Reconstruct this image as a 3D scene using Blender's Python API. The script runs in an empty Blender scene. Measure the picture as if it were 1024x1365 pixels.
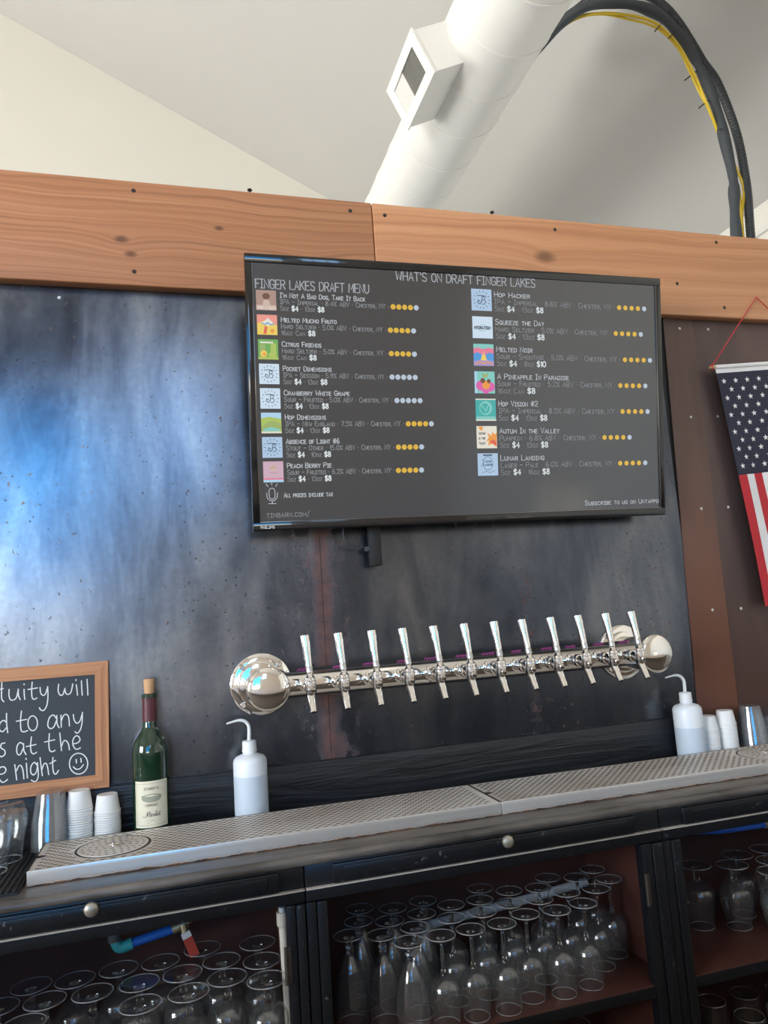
import bpy, bmesh, math, random
from mathutils import Matrix, Vector
import numpy as np

random.seed(7)
SC = bpy.context.scene
COL = SC.collection
EYE = 1.39            # camera height; the z values measured from the eye are written as z(...)
DW = 1.70             # camera to back wall
F_PX = 981.37         # focal length in pixels for a 1024 px wide frame
R = Matrix(((0.961398292252885, 0.06730566738463327, -0.266801931760498),
            (-0.026751287235534882, 0.9878922338651865, 0.15281787493644083),
            (0.2738570654273251, -0.13978154887808647, 0.9515584198086641)))   # (X, down, depth) -> (right, down, forward)


def z(v):
    return v + EYE


# ------------------------------------------------------------------ camera
cam_d = bpy.data.cameras.new('camera')
cam = bpy.data.objects.new('camera', cam_d)
COL.objects.link(cam)
right = Vector((R[0][0], R[0][2], -R[0][1]))
down = Vector((R[1][0], R[1][2], -R[1][1]))
fwd = Vector((R[2][0], R[2][2], -R[2][1]))
m3 = Matrix((right, -down, -fwd)).transposed()
cam.matrix_world = Matrix.Translation((0, -DW, EYE)) @ m3.to_4x4()
cam_d.sensor_fit = 'HORIZONTAL'
cam_d.sensor_width = 36.0
cam_d.lens = F_PX / 1024 * 36.0
cam_d.clip_start = 0.02
cam_d.clip_end = 200
SC.camera = cam

# ------------------------------------------------------------------ colour management
SC.view_settings.view_transform = 'Standard'
SC.view_settings.look = 'None'
SC.view_settings.gamma = 1.0
SC.view_settings.use_curve_mapping = False
SC.view_settings.exposure = 0.10
SC.cycles.use_denoising = True
SC.cycles.max_bounces = 48
SC.cycles.diffuse_bounces = 5
SC.cycles.glossy_bounces = 5
SC.cycles.transmission_bounces = 48
SC.cycles.transparent_max_bounces = 48
SC.cycles.sample_clamp_indirect = 6.0
SC.cycles.blur_glossy = 0.6
SC.cycles.caustics_refractive = True
SC.cycles.caustics_reflective = False

# ------------------------------------------------------------------ sky (seen and let in through the windows)
SKY = 21.0
world = bpy.data.worlds.new('sky')
SC.world = world
world.use_nodes = True
wn, wl = world.node_tree.nodes, world.node_tree.links
bg = wn['Background']
tc = wn.new('ShaderNodeTexCoord')
sep = wn.new('ShaderNodeSeparateXYZ')
rmp = wn.new('ShaderNodeValToRGB')
mr = wn.new('ShaderNodeMapRange')
mr.inputs['From Min'].default_value = -1
mr.inputs['From Max'].default_value = 1
wl.new(tc.outputs['Generated'], sep.inputs[0])
wl.new(sep.outputs['Z'], mr.inputs['Value'])
wl.new(mr.outputs[0], rmp.inputs[0])
cr = rmp.color_ramp
cr.elements[0].position = 0.0
cr.elements[0].color = (0.16, 0.15, 0.13, 1)
cr.elements[1].position = 0.49
cr.elements[1].color = (0.30, 0.28, 0.24, 1)
for p_, c_ in ((0.502, (2.0, 1.85, 1.6, 1)), (0.516, (1.4, 1.45, 1.4, 1)), (0.535, (0.07, 0.46, 1.0, 1)), (0.62, (0.03, 0.37, 0.90, 1)), (1.0, (0.05, 0.20, 0.75, 1))):
    e_ = cr.elements.new(p_)
    e_.color = c_
wl.new(rmp.outputs[0], bg.inputs[0])
bg.inputs[1].default_value = SKY * 0.30


def area_light(name, loc, target, sx, sy, power, color):
    d = bpy.data.lights.new(name, 'AREA')
    d.shape = 'RECTANGLE'
    d.size, d.size_y = sx, sy
    d.energy = power
    d.color = color
    o = bpy.data.objects.new(name, d)
    COL.objects.link(o)
    o.location = loc
    v = Vector(target) - Vector(loc)
    o.rotation_euler = v.to_track_quat('-Z', 'Y').to_euler()
    return o


# daylight standing in the window openings (overcast white) of the left wall, then two added fills
DAY = (1.0, 0.965, 0.90)
area_light('daylight_left_front', (-5.05, -3.2, 2.3), (0, -2.2, 2.6), 2.6, 2.0, 330, DAY)
area_light('daylight_left_far', (-5.05, 1.2, 2.5), (1, 1.2, 2.9), 1.8, 1.8, 215, DAY)

area_light('fill_right_far', (3.05, 1.6, 1.95), (1.2, 1.2, 3.2), 1.9, 1.4, 9, DAY)  # added fill lamp, lifts the ceiling on the right

area_light('fill_transom', (0.05, -6.05, 3.4), (0.3, 0, 1.2), 0.75, 1.5, 9, DAY)  # added fill lamp for highlights on the glassware


# ------------------------------------------------------------------ node helper
class NT:
    def __init__(s, name):
        s.m = bpy.data.materials.new(name)
        s.m.use_nodes = True
        s.n = s.m.node_tree.nodes
        s.l = s.m.node_tree.links
        s.b = s.n['Principled BSDF']
        s._co = None

    def co(s):
        if s._co is None:
            s._co = s.n.new('ShaderNodeTexCoord').outputs['Object']
        return s._co

    def put(s, sock, v):
        if hasattr(v, 'links') or isinstance(v, bpy.types.NodeSocket):
            s.l.new(v, sock)
        elif isinstance(v, (tuple, list)) and len(v) == 3 and sock.type == 'RGBA':
            sock.default_value = (*v, 1)
        else:
            sock.default_value = v

    def math(s, op, a, b=0.0, c=0.0, clamp=False):
        n = s.n.new('ShaderNodeMath')
        n.operation = op
        n.use_clamp = clamp
        s.put(n.inputs[0], a)
        s.put(n.inputs[1], b)
        s.put(n.inputs[2], c)
        return n.outputs[0]

    def xyz(s, v=None):
        n = s.n.new('ShaderNodeSeparateXYZ')
        s.put(n.inputs[0], v if v is not None else s.co())
        return n.outputs

    def mapped(s, scale=(1, 1, 1), loc=(0, 0, 0), v=None):
        n = s.n.new('ShaderNodeMapping')
        s.put(n.inputs[0], v if v is not None else s.co())
        n.inputs['Scale'].default_value = scale
        n.inputs['Location'].default_value = loc
        return n.outputs[0]

    def noise(s, scale=5, detail=4, rough=0.55, vec=None, dist=0.0):
        n = s.n.new('ShaderNodeTexNoise')
        s.put(n.inputs['Vector'], vec if vec is not None else s.co())
        n.inputs['Scale'].default_value = scale
        n.inputs['Detail'].default_value = detail
        n.inputs['Roughness'].default_value = rough
        n.inputs['Distortion'].default_value = dist
        return n.outputs[0]

    def ramp(s, f, stops, interp='LINEAR'):
        n = s.n.new('ShaderNodeValToRGB')
        n.color_ramp.interpolation = interp
        s.put(n.inputs[0], f)
        e = n.color_ramp.elements
        while len(e) < len(stops):
            e.new(0.5)
        for i, (p, c) in enumerate(stops):
            e[i].position = p
            e[i].color = (*c, 1) if not isinstance(c, (int, float)) else (c, c, c, 1)
        return n.outputs[0]

    def mix(s, f, a, b, blend='MIX'):
        n = s.n.new('ShaderNodeMix')
        n.data_type = 'RGBA'
        n.blend_type = blend
        s.put(n.inputs[0], f)
        s.put(n.inputs[6], a)
        s.put(n.inputs[7], b)
        return n.outputs[2]

    def mapr(s, v, a, b, c=0.0, d=1.0):
        n = s.n.new('ShaderNodeMapRange')
        s.put(n.inputs[0], v)
        for i, q in enumerate((a, b, c, d)):
            n.inputs[i + 1].default_value = q
        return n.outputs[0]

    def bump(s, h, strength=0.2, dist=0.002):
        n = s.n.new('ShaderNodeBump')
        n.inputs['Strength'].default_value = strength
        n.inputs['Distance'].default_value = dist
        s.put(n.inputs['Height'], h)
        s.l.new(n.outputs[0], s.b.inputs['Normal'])

    def set(s, **k):
        nm = dict(color='Base Color', rough='Roughness', metal='Metallic', spec='Specular IOR Level', trans='Transmission Weight',
                  ior='IOR', emit='Emission Color', estr='Emission Strength', sss='Subsurface Weight', coat='Coat Weight', coatr='Coat Roughness')
        for a, v in k.items():
            s.put(s.b.inputs[nm[a]], v)
        return s


def simple(name, color, rough=0.5, metal=0.0, **k):
    t = NT(name)
    n = t.noise(30, 3)
    dark = tuple(c * 0.9 for c in color)
    t.set(color=t.mix(n, dark, color), rough=rough, metal=metal, **k)
    return t.m


M = {}
# ---- painted plaster of the barn roof and walls
for nm, c in (('plaster_white', (0.80, 0.79, 0.735)), ('ceiling_paint', (0.585, 0.58, 0.565)), ('wall_room', (0.62, 0.55, 0.48))):
    t = NT(nm)
    t.set(color=t.mix(t.noise(1.5, 3), tuple(v * 0.95 for v in c), c), rough=0.75)
    t.bump(t.noise(60, 3), 0.06)
    M[nm] = t.m
t = NT('concrete_floor')
t.set(color=t.ramp(t.noise(2.2, 6), [(0.3, (0.16, 0.13, 0.11)), (0.7, (0.27, 0.23, 0.19))]), rough=0.35)
M['floor'] = t.m

# ---- raw hot-rolled steel sheet
t = NT('steel_sheet')
x_, y_, z_ = t.xyz()
big = t.noise(2.3, 5, 0.6, t.mapped((1.6, 1, 0.75), (3.1, 0, 1.7)), 0.6)
streak = t.noise(3.0, 4, 0.6, t.mapped((2.2, 1, 0.55), (0.4, 0, 0.2)), 1.2)
fine = t.noise(70, 4, 0.65)
mixv = t.math('MULTIPLY_ADD', streak, 0.4, t.math('MULTIPLY', big, 0.6))
base = t.ramp(mixv, [(0.33, (0.045, 0.054, 0.072)), (0.45, (0.115, 0.130, 0.158)), (0.55, (0.21, 0.222, 0.245)), (0.66, (0.33, 0.325, 0.32))])
base = t.mix(t.math('MULTIPLY', t.mapr(fine, 0.35, 0.7), 0.22), base, (0.05, 0.05, 0.06))
# the sheets beyond the joint are blacker mill scale
scale_side = t.mapr(t.math('MULTIPLY_ADD', t.noise(6, 3), 0.25, x_), 0.38, 0.55)
base = t.mix(t.math('MULTIPLY', scale_side, 0.45), base, (0.045, 0.050, 0.062))
# base colour goes darker low on the sheets
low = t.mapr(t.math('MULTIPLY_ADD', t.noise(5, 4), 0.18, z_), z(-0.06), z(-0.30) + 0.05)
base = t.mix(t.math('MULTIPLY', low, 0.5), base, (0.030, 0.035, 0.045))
# rust along the joint and scattered pits
wob = t.math('MULTIPLY', t.math('SUBTRACT', t.noise(9, 5, 0.7), 0.5), 0.055)
dj = t.math('ABSOLUTE', t.math('ADD', t.math('SUBTRACT', x_, 0.327), wob))
rust = t.mapr(dj, 0.030, 0.008)
vor = t.n.new('ShaderNodeTexVoronoi')
t.l.new(t.mapped((1, 1, 1)), vor.inputs['Vector'])
vor.inputs['Scale'].default_value = 55
pit = t.math('MULTIPLY', t.mapr(t.math('MULTIPLY_ADD', t.noise(90, 3, 0.7), 0.22, vor.outputs['Distance']), 0.26, 0.20), t.mapr(t.noise(3.2, 3, 0.6, t.mapped((1, 1, 1), (5, 0, 2))), 0.49, 0.57))
col2 = t.math('ABSOLUTE', t.math('ADD', t.math('SUBTRACT', x_, 0.845), wob))
rust2 = t.math('MULTIPLY', t.math('MULTIPLY', t.mapr(col2, 0.018, 0.006), t.mapr(t.noise(38, 5, 0.75), 0.52, 0.60)), t.mapr(z_, z(0.16), z(0.08)))
rall = t.math('MAXIMUM', t.math('MULTIPLY', rust, 0.8), t.math('MULTIPLY', rust2, 0.8))
rustc = t.ramp(t.noise(45, 4), [(0.35, (0.075, 0.032, 0.027)), (0.65, (0.17, 0.068, 0.048))])
fleck = t.math('MULTIPLY', t.mapr(t.noise(60, 3, 0.6, t.mapped((1, 1, 0.8), (7, 0, 3))), 0.64, 0.69), t.mapr(t.noise(4, 3, 0.6, t.mapped((1, 1, 1), (1, 0, 9))), 0.46, 0.58))
stain = t.math('MULTIPLY', t.mapr(dj, 0.085, 0.02), t.mapr(t.noise(22, 5, 0.75, t.mapped((1, 1, 0.6), (2, 0, 4))), 0.52, 0.60))
rall = t.math('MAXIMUM', rall, t.math('MAXIMUM', t.math('MULTIPLY', fleck, 0.75), t.math('MULTIPLY', stain, 0.7)))
base = t.mix(rall, base, rustc)
base = t.mix(t.math('MULTIPLY', pit, 0.85), base, (0.018, 0.018, 0.022))
met = t.math('SUBTRACT', 0.86, t.math('MULTIPLY', t.math('MAXIMUM', rall, pit), 0.85))
t.set(color=base, metal=met, rough=t.math('ADD', t.math('MULTIPLY_ADD', streak, 0.14, 0.16), t.math('MULTIPLY', rall, 0.35)))
t.bump(t.noise(6, 2), 0.10, 0.004)
M['steel'] = t.m

t = NT('rusty_brown_sheet')
x_, y_, z_ = t.xyz()
n1 = t.noise(2.0, 5, 0.6, t.mapped((3, 1, 0.6)))
c = t.ramp(n1, [(0.35, (0.105, 0.070, 0.062)), (0.55, (0.15, 0.092, 0.075)), (0.7, (0.19, 0.10, 0.07))])
lowr = t.mapr(t.math('MULTIPLY_ADD', t.noise(5, 4), 0.2, z_), z(0.45), z(-0.05))
c = t.mix(t.math('MULTIPLY', lowr, 0.75), c, (0.16, 0.055, 0.028))
t.set(color=c, metal=0.35, rough=0.5)
t.bump(t.noise(50, 4), 0.08)
M['brown_sheet'] = t.m
t = NT('dark_brown_sheet')
x_, y_, z_ = t.xyz()
n1 = t.noise(2.0, 5, 0.6, t.mapped((3, 1, 0.6), (2, 0, 0)))
c = t.ramp(n1, [(0.35, (0.075, 0.055, 0.055)), (0.7, (0.135, 0.088, 0.080))])
lowr = t.mapr(t.math('MULTIPLY_ADD', t.noise(5, 4), 0.2, z_), z(0.35), z(-0.15))
c = t.mix(t.math('MULTIPLY', lowr, 0.7), c, (0.085, 0.035, 0.022))
t.set(color=c, metal=0.4, rough=0.45)
M['dark_brown_sheet'] = t.m


def wood(name, lo, mid, hi, knots=(), gscale=38.0, rough=0.5, zfreq=1.0):
    """planed timber with its grain along X; knots: (x, z, radius) in object space"""
    t = NT(name)
    x_, y_, z_ = t.xyz()
    warp = t.math('MULTIPLY', t.math('SUBTRACT', t.noise(1.6, 3, 0.5, t.mapped((0.9, 1, 3))), 0.5), 0.10)
    zz = t.math('ADD', z_, warp)
    kmask = None
    for kx, kz, kr in knots:
        dx = t.math('MULTIPLY', t.math('SUBTRACT', x_, kx), 0.55)
        dz = t.math('SUBTRACT', z_, kz)
        d = t.math('SQRT', t.math('ADD', t.math('MULTIPLY', dx, dx), t.math('MULTIPLY', dz, dz)))
        infl = t.math('POWER', 2.718, t.math('MULTIPLY', t.math('DIVIDE', d, kr * 2.2), -1.0))
        zz = t.math('ADD', zz, t.math('MULTIPLY', infl, kr * 1.6))
        k = t.mapr(d, kr * 1.0, kr * 0.35)
        kmask = k if kmask is None else t.math('MAXIMUM', kmask, k)
    comb = t.n.new('ShaderNodeCombineXYZ')
    t.l.new(t.math('MULTIPLY', x_, 0.6), comb.inputs[0])
    t.l.new(t.math('MULTIPLY', y_, 1.0), comb.inputs[1])
    t.l.new(zz, comb.inputs[2])
    ring = t.noise(gscale * 1.9, 3, 0.55, t.mapped((0.015, 0.4, 1.6), v=comb.outputs[0]))
    fine = t.noise(gscale * 8, 2, 0.5, t.mapped((0.015, 0.4, 1.0), v=comb.outputs[0]))
    broad = t.noise(2.5, 3, 0.5, t.mapped((0.5, 1, 3)))
    c = t.ramp(ring, [(0.33, lo), (0.5, mid), (0.66, hi)])
    c = t.mix(t.math('MULTIPLY', fine, 0.35), c, lo)
    c = t.mix(t.math('MULTIPLY', t.mapr(broad, 0.4, 0.7), 0.4), c, mid)
    if kmask is not None:
        c = t.mix(t.math('MULTIPLY', kmask, 0.8), c, tuple(v * 0.35 for v in lo))
    t.set(color=c, rough=rough)
    t.bump(ring, 0.12, 0.0015)
    return t.m


M['beam_a'] = wood('beam_timber_dark', (0.32, 0.140, 0.068), (0.48, 0.215, 0.105), (0.55, 0.275, 0.142), ((-0.10, 0.11, 0.012), (0.33, 0.075, 0.020), (-0.08, 0.075, 0.010), (0.12, 0.155, 0.008)))
M['beam_b'] = wood('beam_timber_light', (0.42, 0.190, 0.090), (0.55, 0.265, 0.130), (0.63, 0.335, 0.175), ((0.38, 0.20, 0.024), (0.98, 0.145, 0.022), (1.03, 0.035, 0.014), (0.62, 0.05, 0.016)), gscale=20)
M['frame_wood'] = wood('chalkboard_frame_wood', (0.29, 0.118, 0.048), (0.46, 0.205, 0.086), (0.56, 0.28, 0.125), gscale=60)
M['frame_wood_v'] = M['frame_wood']

t = NT('black_painted_wood')
g = t.noise(14, 5, 0.6, t.mapped((0.12, 1, 1.6)), 1.2)
t.set(color=t.ramp(g, [(0.35, (0.006, 0.007, 0.009)), (0.62, (0.017, 0.019, 0.023)), (0.75, (0.035, 0.036, 0.04))]), rough=t.math('MULTIPLY_ADD', g, 0.3, 0.22), spec=0.5)
t.bump(g, 0.9, 0.008)
M['black_board'] = t.m
t = NT('black_cabinet_paint')
g = t.noise(60, 4, 0.6)
t.set(color=t.mix(t.mapr(g, 0.66, 0.72), (0.007, 0.008, 0.010), (0.09, 0.09, 0.09)), rough=0.30)
M['black_paint'] = t.m
t = NT('worn_counter_edge')
g = t.noise(25, 5, 0.6, t.mapped((0.25, 1, 1)))
t.set(color=t.ramp(g, [(0.35, (0.055, 0.045, 0.038)), (0.55, (0.12, 0.105, 0.09)), (0.7, (0.20, 0.165, 0.135))]), rough=0.34)
M['worn_edge'] = t.m
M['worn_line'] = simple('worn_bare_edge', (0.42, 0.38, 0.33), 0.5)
t = NT('cabinet_red_brown')
g = t.noise(6, 4, 0.55, t.mapped((0.4, 1, 1)))
t.set(color=t.ramp(g, [(0.3, (0.050, 0.018, 0.014)), (0.7, (0.085, 0.028, 0.019))]), rough=0.5)
M['cab_inside'] = t.m
M['block_bar_front'] = simple('pale_block_bar', (0.55, 0.47, 0.40), 0.6)

# ---- metals
t = NT('polished_chrome')
t.set(color=(0.86, 0.83, 0.79), metal=1.0, rough=t.math('MULTIPLY_ADD', t.noise(20, 3), 0.05, 0.05))
M['chrome'] = t.m
t = NT('brushed_stainless')
br = t.noise(9, 3, 0.5, t.mapped((6, 0.3, 6)))
t.set(color=(0.60, 0.57, 0.53), metal=1.0, rough=t.math('MULTIPLY_ADD', br, 0.18, 0.24))
M['stainless'] = t.m
t = NT('stainless_grille')
sm = t.noise(3.5, 4)
t.set(color=t.ramp(sm, [(0.35, (0.62, 0.54, 0.47)), (0.65, (0.86, 0.81, 0.75))]), metal=1.0, rough=t.math('MULTIPLY_ADD', sm, 0.2, 0.45))
t.b.inputs['Metallic'].default_value = 0.3
M['grille'] = t.m
M['pan'] = simple('dull_pan_inside', (0.05, 0.043, 0.037), 0.6, 0.4)
t = NT('stainless_front_lip')
x_, y_, z_ = t.xyz()
edge = t.math('MULTIPLY_ADD', t.noise(22, 4, 0.7, t.mapped((1, 0, 0))), 0.016, t.math('ADD', z_, -0.0075))
gr = t.mapr(edge, 0.0045, 0.0022)
t.set(color=t.mix(gr, (0.66, 0.63, 0.59), t.ramp(t.noise(40, 3), [(0.4, (0.07, 0.035, 0.02)), (0.6, (0.26, 0.13, 0.07))])), metal=t.math('SUBTRACT', 0.55, t.math('MULTIPLY', gr, 0.5)), rough=t.math('MULTIPLY_ADD', gr, 0.4, 0.24))
M['lip'] = t.m
M['hole_dark'] = simple('dark_recess', (0.012, 0.011, 0.010), 0.6)
M['screw'] = simple('bright_screw', (0.72, 0.70, 0.67), 0.35, 0.6)
M['screw_dark'] = simple('dark_screw', (0.05, 0.045, 0.04), 0.5, 0.6)
M['knob'] = simple('aged_pewter_knob', (0.42, 0.38, 0.30), 0.42, 0.7)
M['hinge'] = simple('dark_hinge', (0.16, 0.14, 0.12), 0.35, 0.8)

# ---- plastics, paint, glass
M['tv_plastic'] = simple('gloss_black_plastic', (0.006, 0.006, 0.007), 0.10, coat=0.5)
M['tv_back'] = simple('matt_black_plastic', (0.012, 0.012, 0.013), 0.55)
M['tv_bevel'] = simple('bezel_inner_bright', (0.25, 0.24, 0.23), 0.12, 0.9)
t = NT('tv_screen')
t.set(color=(0.014, 0.014, 0.015), rough=0.13, spec=1.0, emit=t.mix(t.noise(1.2, 2), (0.9, 0.85, 0.82), (0.6, 0.75, 1.0)), estr=0.036)
M['screen'] = t.m


def emis(name, color, s):
    t = NT(name)
    t.set(color=(0.02, 0.02, 0.02), rough=0.2, emit=color, estr=s)
    return t.m


M['e_white'] = emis('screen_white', (0.80, 0.86, 0.92), 0.55)
M['e_head'] = emis('screen_heading', (0.72, 0.76, 0.82), 0.42)
M['e_grey'] = emis('screen_grey', (0.62, 0.66, 0.70), 0.34)
M['e_bold'] = emis('screen_bold', (0.85, 0.92, 0.95), 0.72)
M['e_gold'] = emis('screen_gold', (1.0, 0.62, 0.06), 0.62)
M['e_dot'] = emis('screen_dot', (0.66, 0.78, 0.92), 0.62)
M['white_mark'] = simple('white_mark', (0.75, 0.75, 0.75), 0.5)
M['slate'] = simple('chalkboard_slate', (0.030, 0.036, 0.043), 0.55)
M['chalk'] = simple('chalk_white', (0.80, 0.82, 0.83), 0.9)
t = NT('duct_paint')
t.set(color=t.mix(t.noise(5, 3), (0.80, 0.81, 0.79), (0.85, 0.855, 0.83)), rough=0.45)
M['duct'] = t.m
M['vent_dark'] = simple('vent_blade_grey', (0.30, 0.30, 0.28), 0.5)
M['vent_light'] = simple('vent_blade_light', (0.70, 0.71, 0.70), 0.5)
M['foam'] = simple('foam_insulation', (0.045, 0.055, 0.065), 0.65)
M['corrug'] = simple('corrugated_loom', (0.028, 0.033, 0.040), 0.4)
M['yellow'] = simple('yellow_cable', (0.70, 0.50, 0.03), 0.45)
M['tie'] = simple('cable_tie_dark', (0.03, 0.028, 0.025), 0.5)
M['paper'] = simple('paper_cup', (0.86, 0.855, 0.83), 0.6)
t = NT('natural_polythene')
x_, y_, z_ = t.xyz()
t.set(color=(0.80, 0.835, 0.86), rough=0.35, sss=0.35)
t.b.inputs['Subsurface Radius'].default_value = (0.02, 0.02, 0.022)
t.b.inputs['Subsurface Scale'].default_value = 0.6
M['pe'] = t.m
t = NT('polythene_with_water')
t.set(color=(0.60, 0.67, 0.735), rough=0.35, sss=0.35)
t.b.inputs['Subsurface Radius'].default_value = (0.02, 0.02, 0.022)
t.b.inputs['Subsurface Scale'].default_value = 0.6
M['pe_water'] = t.m
M['pe_white'] = simple('white_polythene_cap', (0.86, 0.865, 0.85), 0.4)


def glass(name, color, rough=0.0, ior=1.47):
    t = NT(name)
    t.set(color=color, rough=rough, trans=1.0, ior=ior)
    return t.m


M['glass'] = glass('clear_glass', (0.97, 0.985, 0.98))


def thin_glass(name, color, rough, ior, haze=0.0):
    """thin glass wall: straight-through transmission plus the mirror reflection of each face"""
    t = NT(name)
    tr = t.n.new('ShaderNodeBsdfTransparent')
    tr.inputs[0].default_value = (*color, 1)
    gl = t.n.new('ShaderNodeBsdfGlossy')
    gl.inputs['Roughness'].default_value = rough
    lw = t.n.new('ShaderNodeLayerWeight')
    lw.inputs[0].default_value = 0.5
    f0 = ((ior - 1) / (ior + 1)) ** 2
    fr = t.math('MULTIPLY_ADD', t.math('POWER', lw.outputs['Facing'], 5.0), 0.9 - f0, f0)
    mx = t.n.new('ShaderNodeMixShader')
    t.l.new(fr, mx.inputs[0])
    t.l.new(tr.outputs[0], mx.inputs[1])
    t.l.new(gl.outputs[0], mx.inputs[2])
    out = [n for n in t.n if n.type == 'OUTPUT_MATERIAL'][0]
    df = t.n.new('ShaderNodeBsdfDiffuse')
    df.inputs[0].default_value = (0.85, 0.86, 0.86, 1)
    m2 = t.n.new('ShaderNodeMixShader')
    m2.inputs[0].default_value = haze
    t.l.new(mx.outputs[0], m2.inputs[1])
    t.l.new(df.outputs[0], m2.inputs[2])
    t.l.new(m2.outputs[0], out.inputs['Surface'])
    t.n.remove(t.b)
    return t.m


M['thin_glass'] = thin_glass('clear_glass_wall', (0.97, 0.98, 0.98), 0.03, 1.75, 0.012)
M['rim_glint'] = thin_glass('rim_glint_bead', (0.9, 0.92, 0.92), 0.12, 2.2, 0.24)  # whitish diffuse share paints the light that glass edges catch
M['clear_plastic'] = thin_glass('clear_plastic', (0.93, 0.94, 0.95), 0.10, 1.7, 0.03)
t = NT('green_bottle_glass')
t.set(color=(0.008, 0.034, 0.016), rough=0.03, spec=0.6, coat=0.6)
t.b.inputs['Transmission Weight'].default_value = 0.12
M['green_glass'] = t.m
M['capsule'] = simple('burgundy_capsule', (0.10, 0.022, 0.030), 0.4)
M['cork'] = simple('cork', (0.62, 0.36, 0.19), 0.8)
M['label'] = simple('cream_label', (0.80, 0.745, 0.56), 0.6)
M['label_ink'] = simple('label_ink', (0.16, 0.08, 0.05), 0.7)
M['label_oval'] = simple('label_vignette', (0.36, 0.38, 0.28), 0.7)
M['label_line'] = simple('label_border', (0.42, 0.36, 0.24), 0.7)
M['rubber'] = simple('black_rubber', (0.010, 0.010, 0.011), 0.55)
M['pink'] = simple('pink_marker', (0.62, 0.09, 0.42), 0.6)
M['blue_hose'] = simple('blue_hose', (0.02, 0.14, 0.60), 0.35)
M['teal'] = simple('teal_fitting', (0.05, 0.42, 0.42), 0.35)
M['red_lever'] = simple('red_lever', (0.45, 0.055, 0.03), 0.5)
M['brass'] = simple('brass_fitting', (0.50, 0.40, 0.24), 0.35, 0.8)
M['pvc'] = simple('cream_pvc', (0.66, 0.60, 0.49), 0.45)
M['grey_fit'] = simple('grey_fitting', (0.10, 0.105, 0.11), 0.5)
M['flag_white'] = simple('flag_white', (0.80, 0.79, 0.78), 0.8)
M['flag_red'] = simple('flag_red', (0.50, 0.025, 0.035), 0.8)
M['flag_blue'] = simple('flag_blue', (0.022, 0.024, 0.045), 0.8)
M['dowel'] = simple('dowel_wood', (0.50, 0.33, 0.18), 0.6)
M['cord_red'] = simple('red_cord', (0.55, 0.03, 0.04), 0.6)
M['trim_white'] = simple('trim_white', (0.78, 0.78, 0.74), 0.5)
M['window_frame'] = simple('window_frame_dark', (0.05, 0.045, 0.04), 0.5)


# ------------------------------------------------------------------ mesh helpers
def V(p):
    return Vector(p)


def obj(name, bm, mats, parent=None, smooth=True, angle=35, recalc=True):
    me = bpy.data.meshes.new(name)
    if recalc:
        bmesh.ops.recalc_face_normals(bm, faces=bm.faces)
    bm.to_mesh(me)
    bm.free()
    if not isinstance(mats, (list, tuple)):
        mats = [mats]
    for m in mats:
        me.materials.append(m)
    if smooth:
        me.polygons.foreach_set('use_smooth', [True] * len(me.polygons))
        me.set_sharp_from_angle(angle=math.radians(angle))
    o = bpy.data.objects.new(name, me)
    COL.objects.link(o)
    if parent is not None:
        o.parent = parent
    return o


def tag(o, label, cat, group=None, kind=None):
    o['label'] = label
    o['category'] = cat
    if group:
        o['group'] = group
    if kind:
        o['kind'] = kind
    return o


def thing(name, label, cat, loc=(0, 0, 0), group=None, rot=None, kind=None):
    o = bpy.data.objects.new(name, None)
    COL.objects.link(o)
    o.empty_display_size = 0.05
    o.location = loc
    if rot is not None:
        o.rotation_euler = rot
    return tag(o, label, cat, group, kind)


def box(bm, a, b, bevel=0.0, seg=2, mat=0, mtx=None):
    t = bmesh.new()
    bmesh.ops.create_cube(t, size=1)
    for v in t.verts:
        v.co = Vector([(a[i] + b[i]) / 2 + v.co[i] * (b[i] - a[i]) for i in range(3)])
    if bevel > 0:
        bmesh.ops.bevel(t, geom=t.edges[:], offset=bevel, segments=seg, profile=0.5, affect='EDGES')
    merge(bm, t, mat, mtx)


def merge(bm, t, mat=0, mtx=None):
    mp = {}
    for v in t.verts:
        mp[v] = bm.verts.new(mtx @ v.co if mtx is not None else v.co)
    for f in t.faces:
        try:
            n = bm.faces.new([mp[v] for v in f.verts])
            n.material_index = mat if mat is not None else f.material_index
        except ValueError:
            pass
    t.free()


def lathe(bm, prof, seg=32, mat=0, mtx=None, closed=False):
    """prof: (r, z) list around local Z; ends with r=0 close to a point; closed joins last to first"""
    t = bmesh.new()
    rings = []
    for r, h in prof:
        if r < 1e-7:
            rings.append([t.verts.new((0, 0, h))])
        else:
            rings.append([t.verts.new((r * math.cos(2 * math.pi * i / seg), r * math.sin(2 * math.pi * i / seg), h)) for i in range(seg)])
    pairs = list(zip(rings, rings[1:]))
    if closed:
        pairs.append((rings[-1], rings[0]))
    for a, b in pairs:
        if len(a) == 1 and len(b) == 1:
            continue
        for i in range(seg):
            j = (i + 1) % seg
            if len(a) == 1:
                t.faces.new((a[0], b[i], b[j]))
            elif len(b) == 1:
                t.faces.new((a[i], a[j], b[0]))
            else:
                t.faces.new((a[i], a[j], b[j], b[i]))
    merge(bm, t, mat, mtx)


def to_axis(loc, direction):
    """matrix that takes local Z to a direction at loc"""
    q = Vector(direction).to_track_quat('Z', 'Y')
    return Matrix.Translation(loc) @ q.to_matrix().to_4x4()


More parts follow.
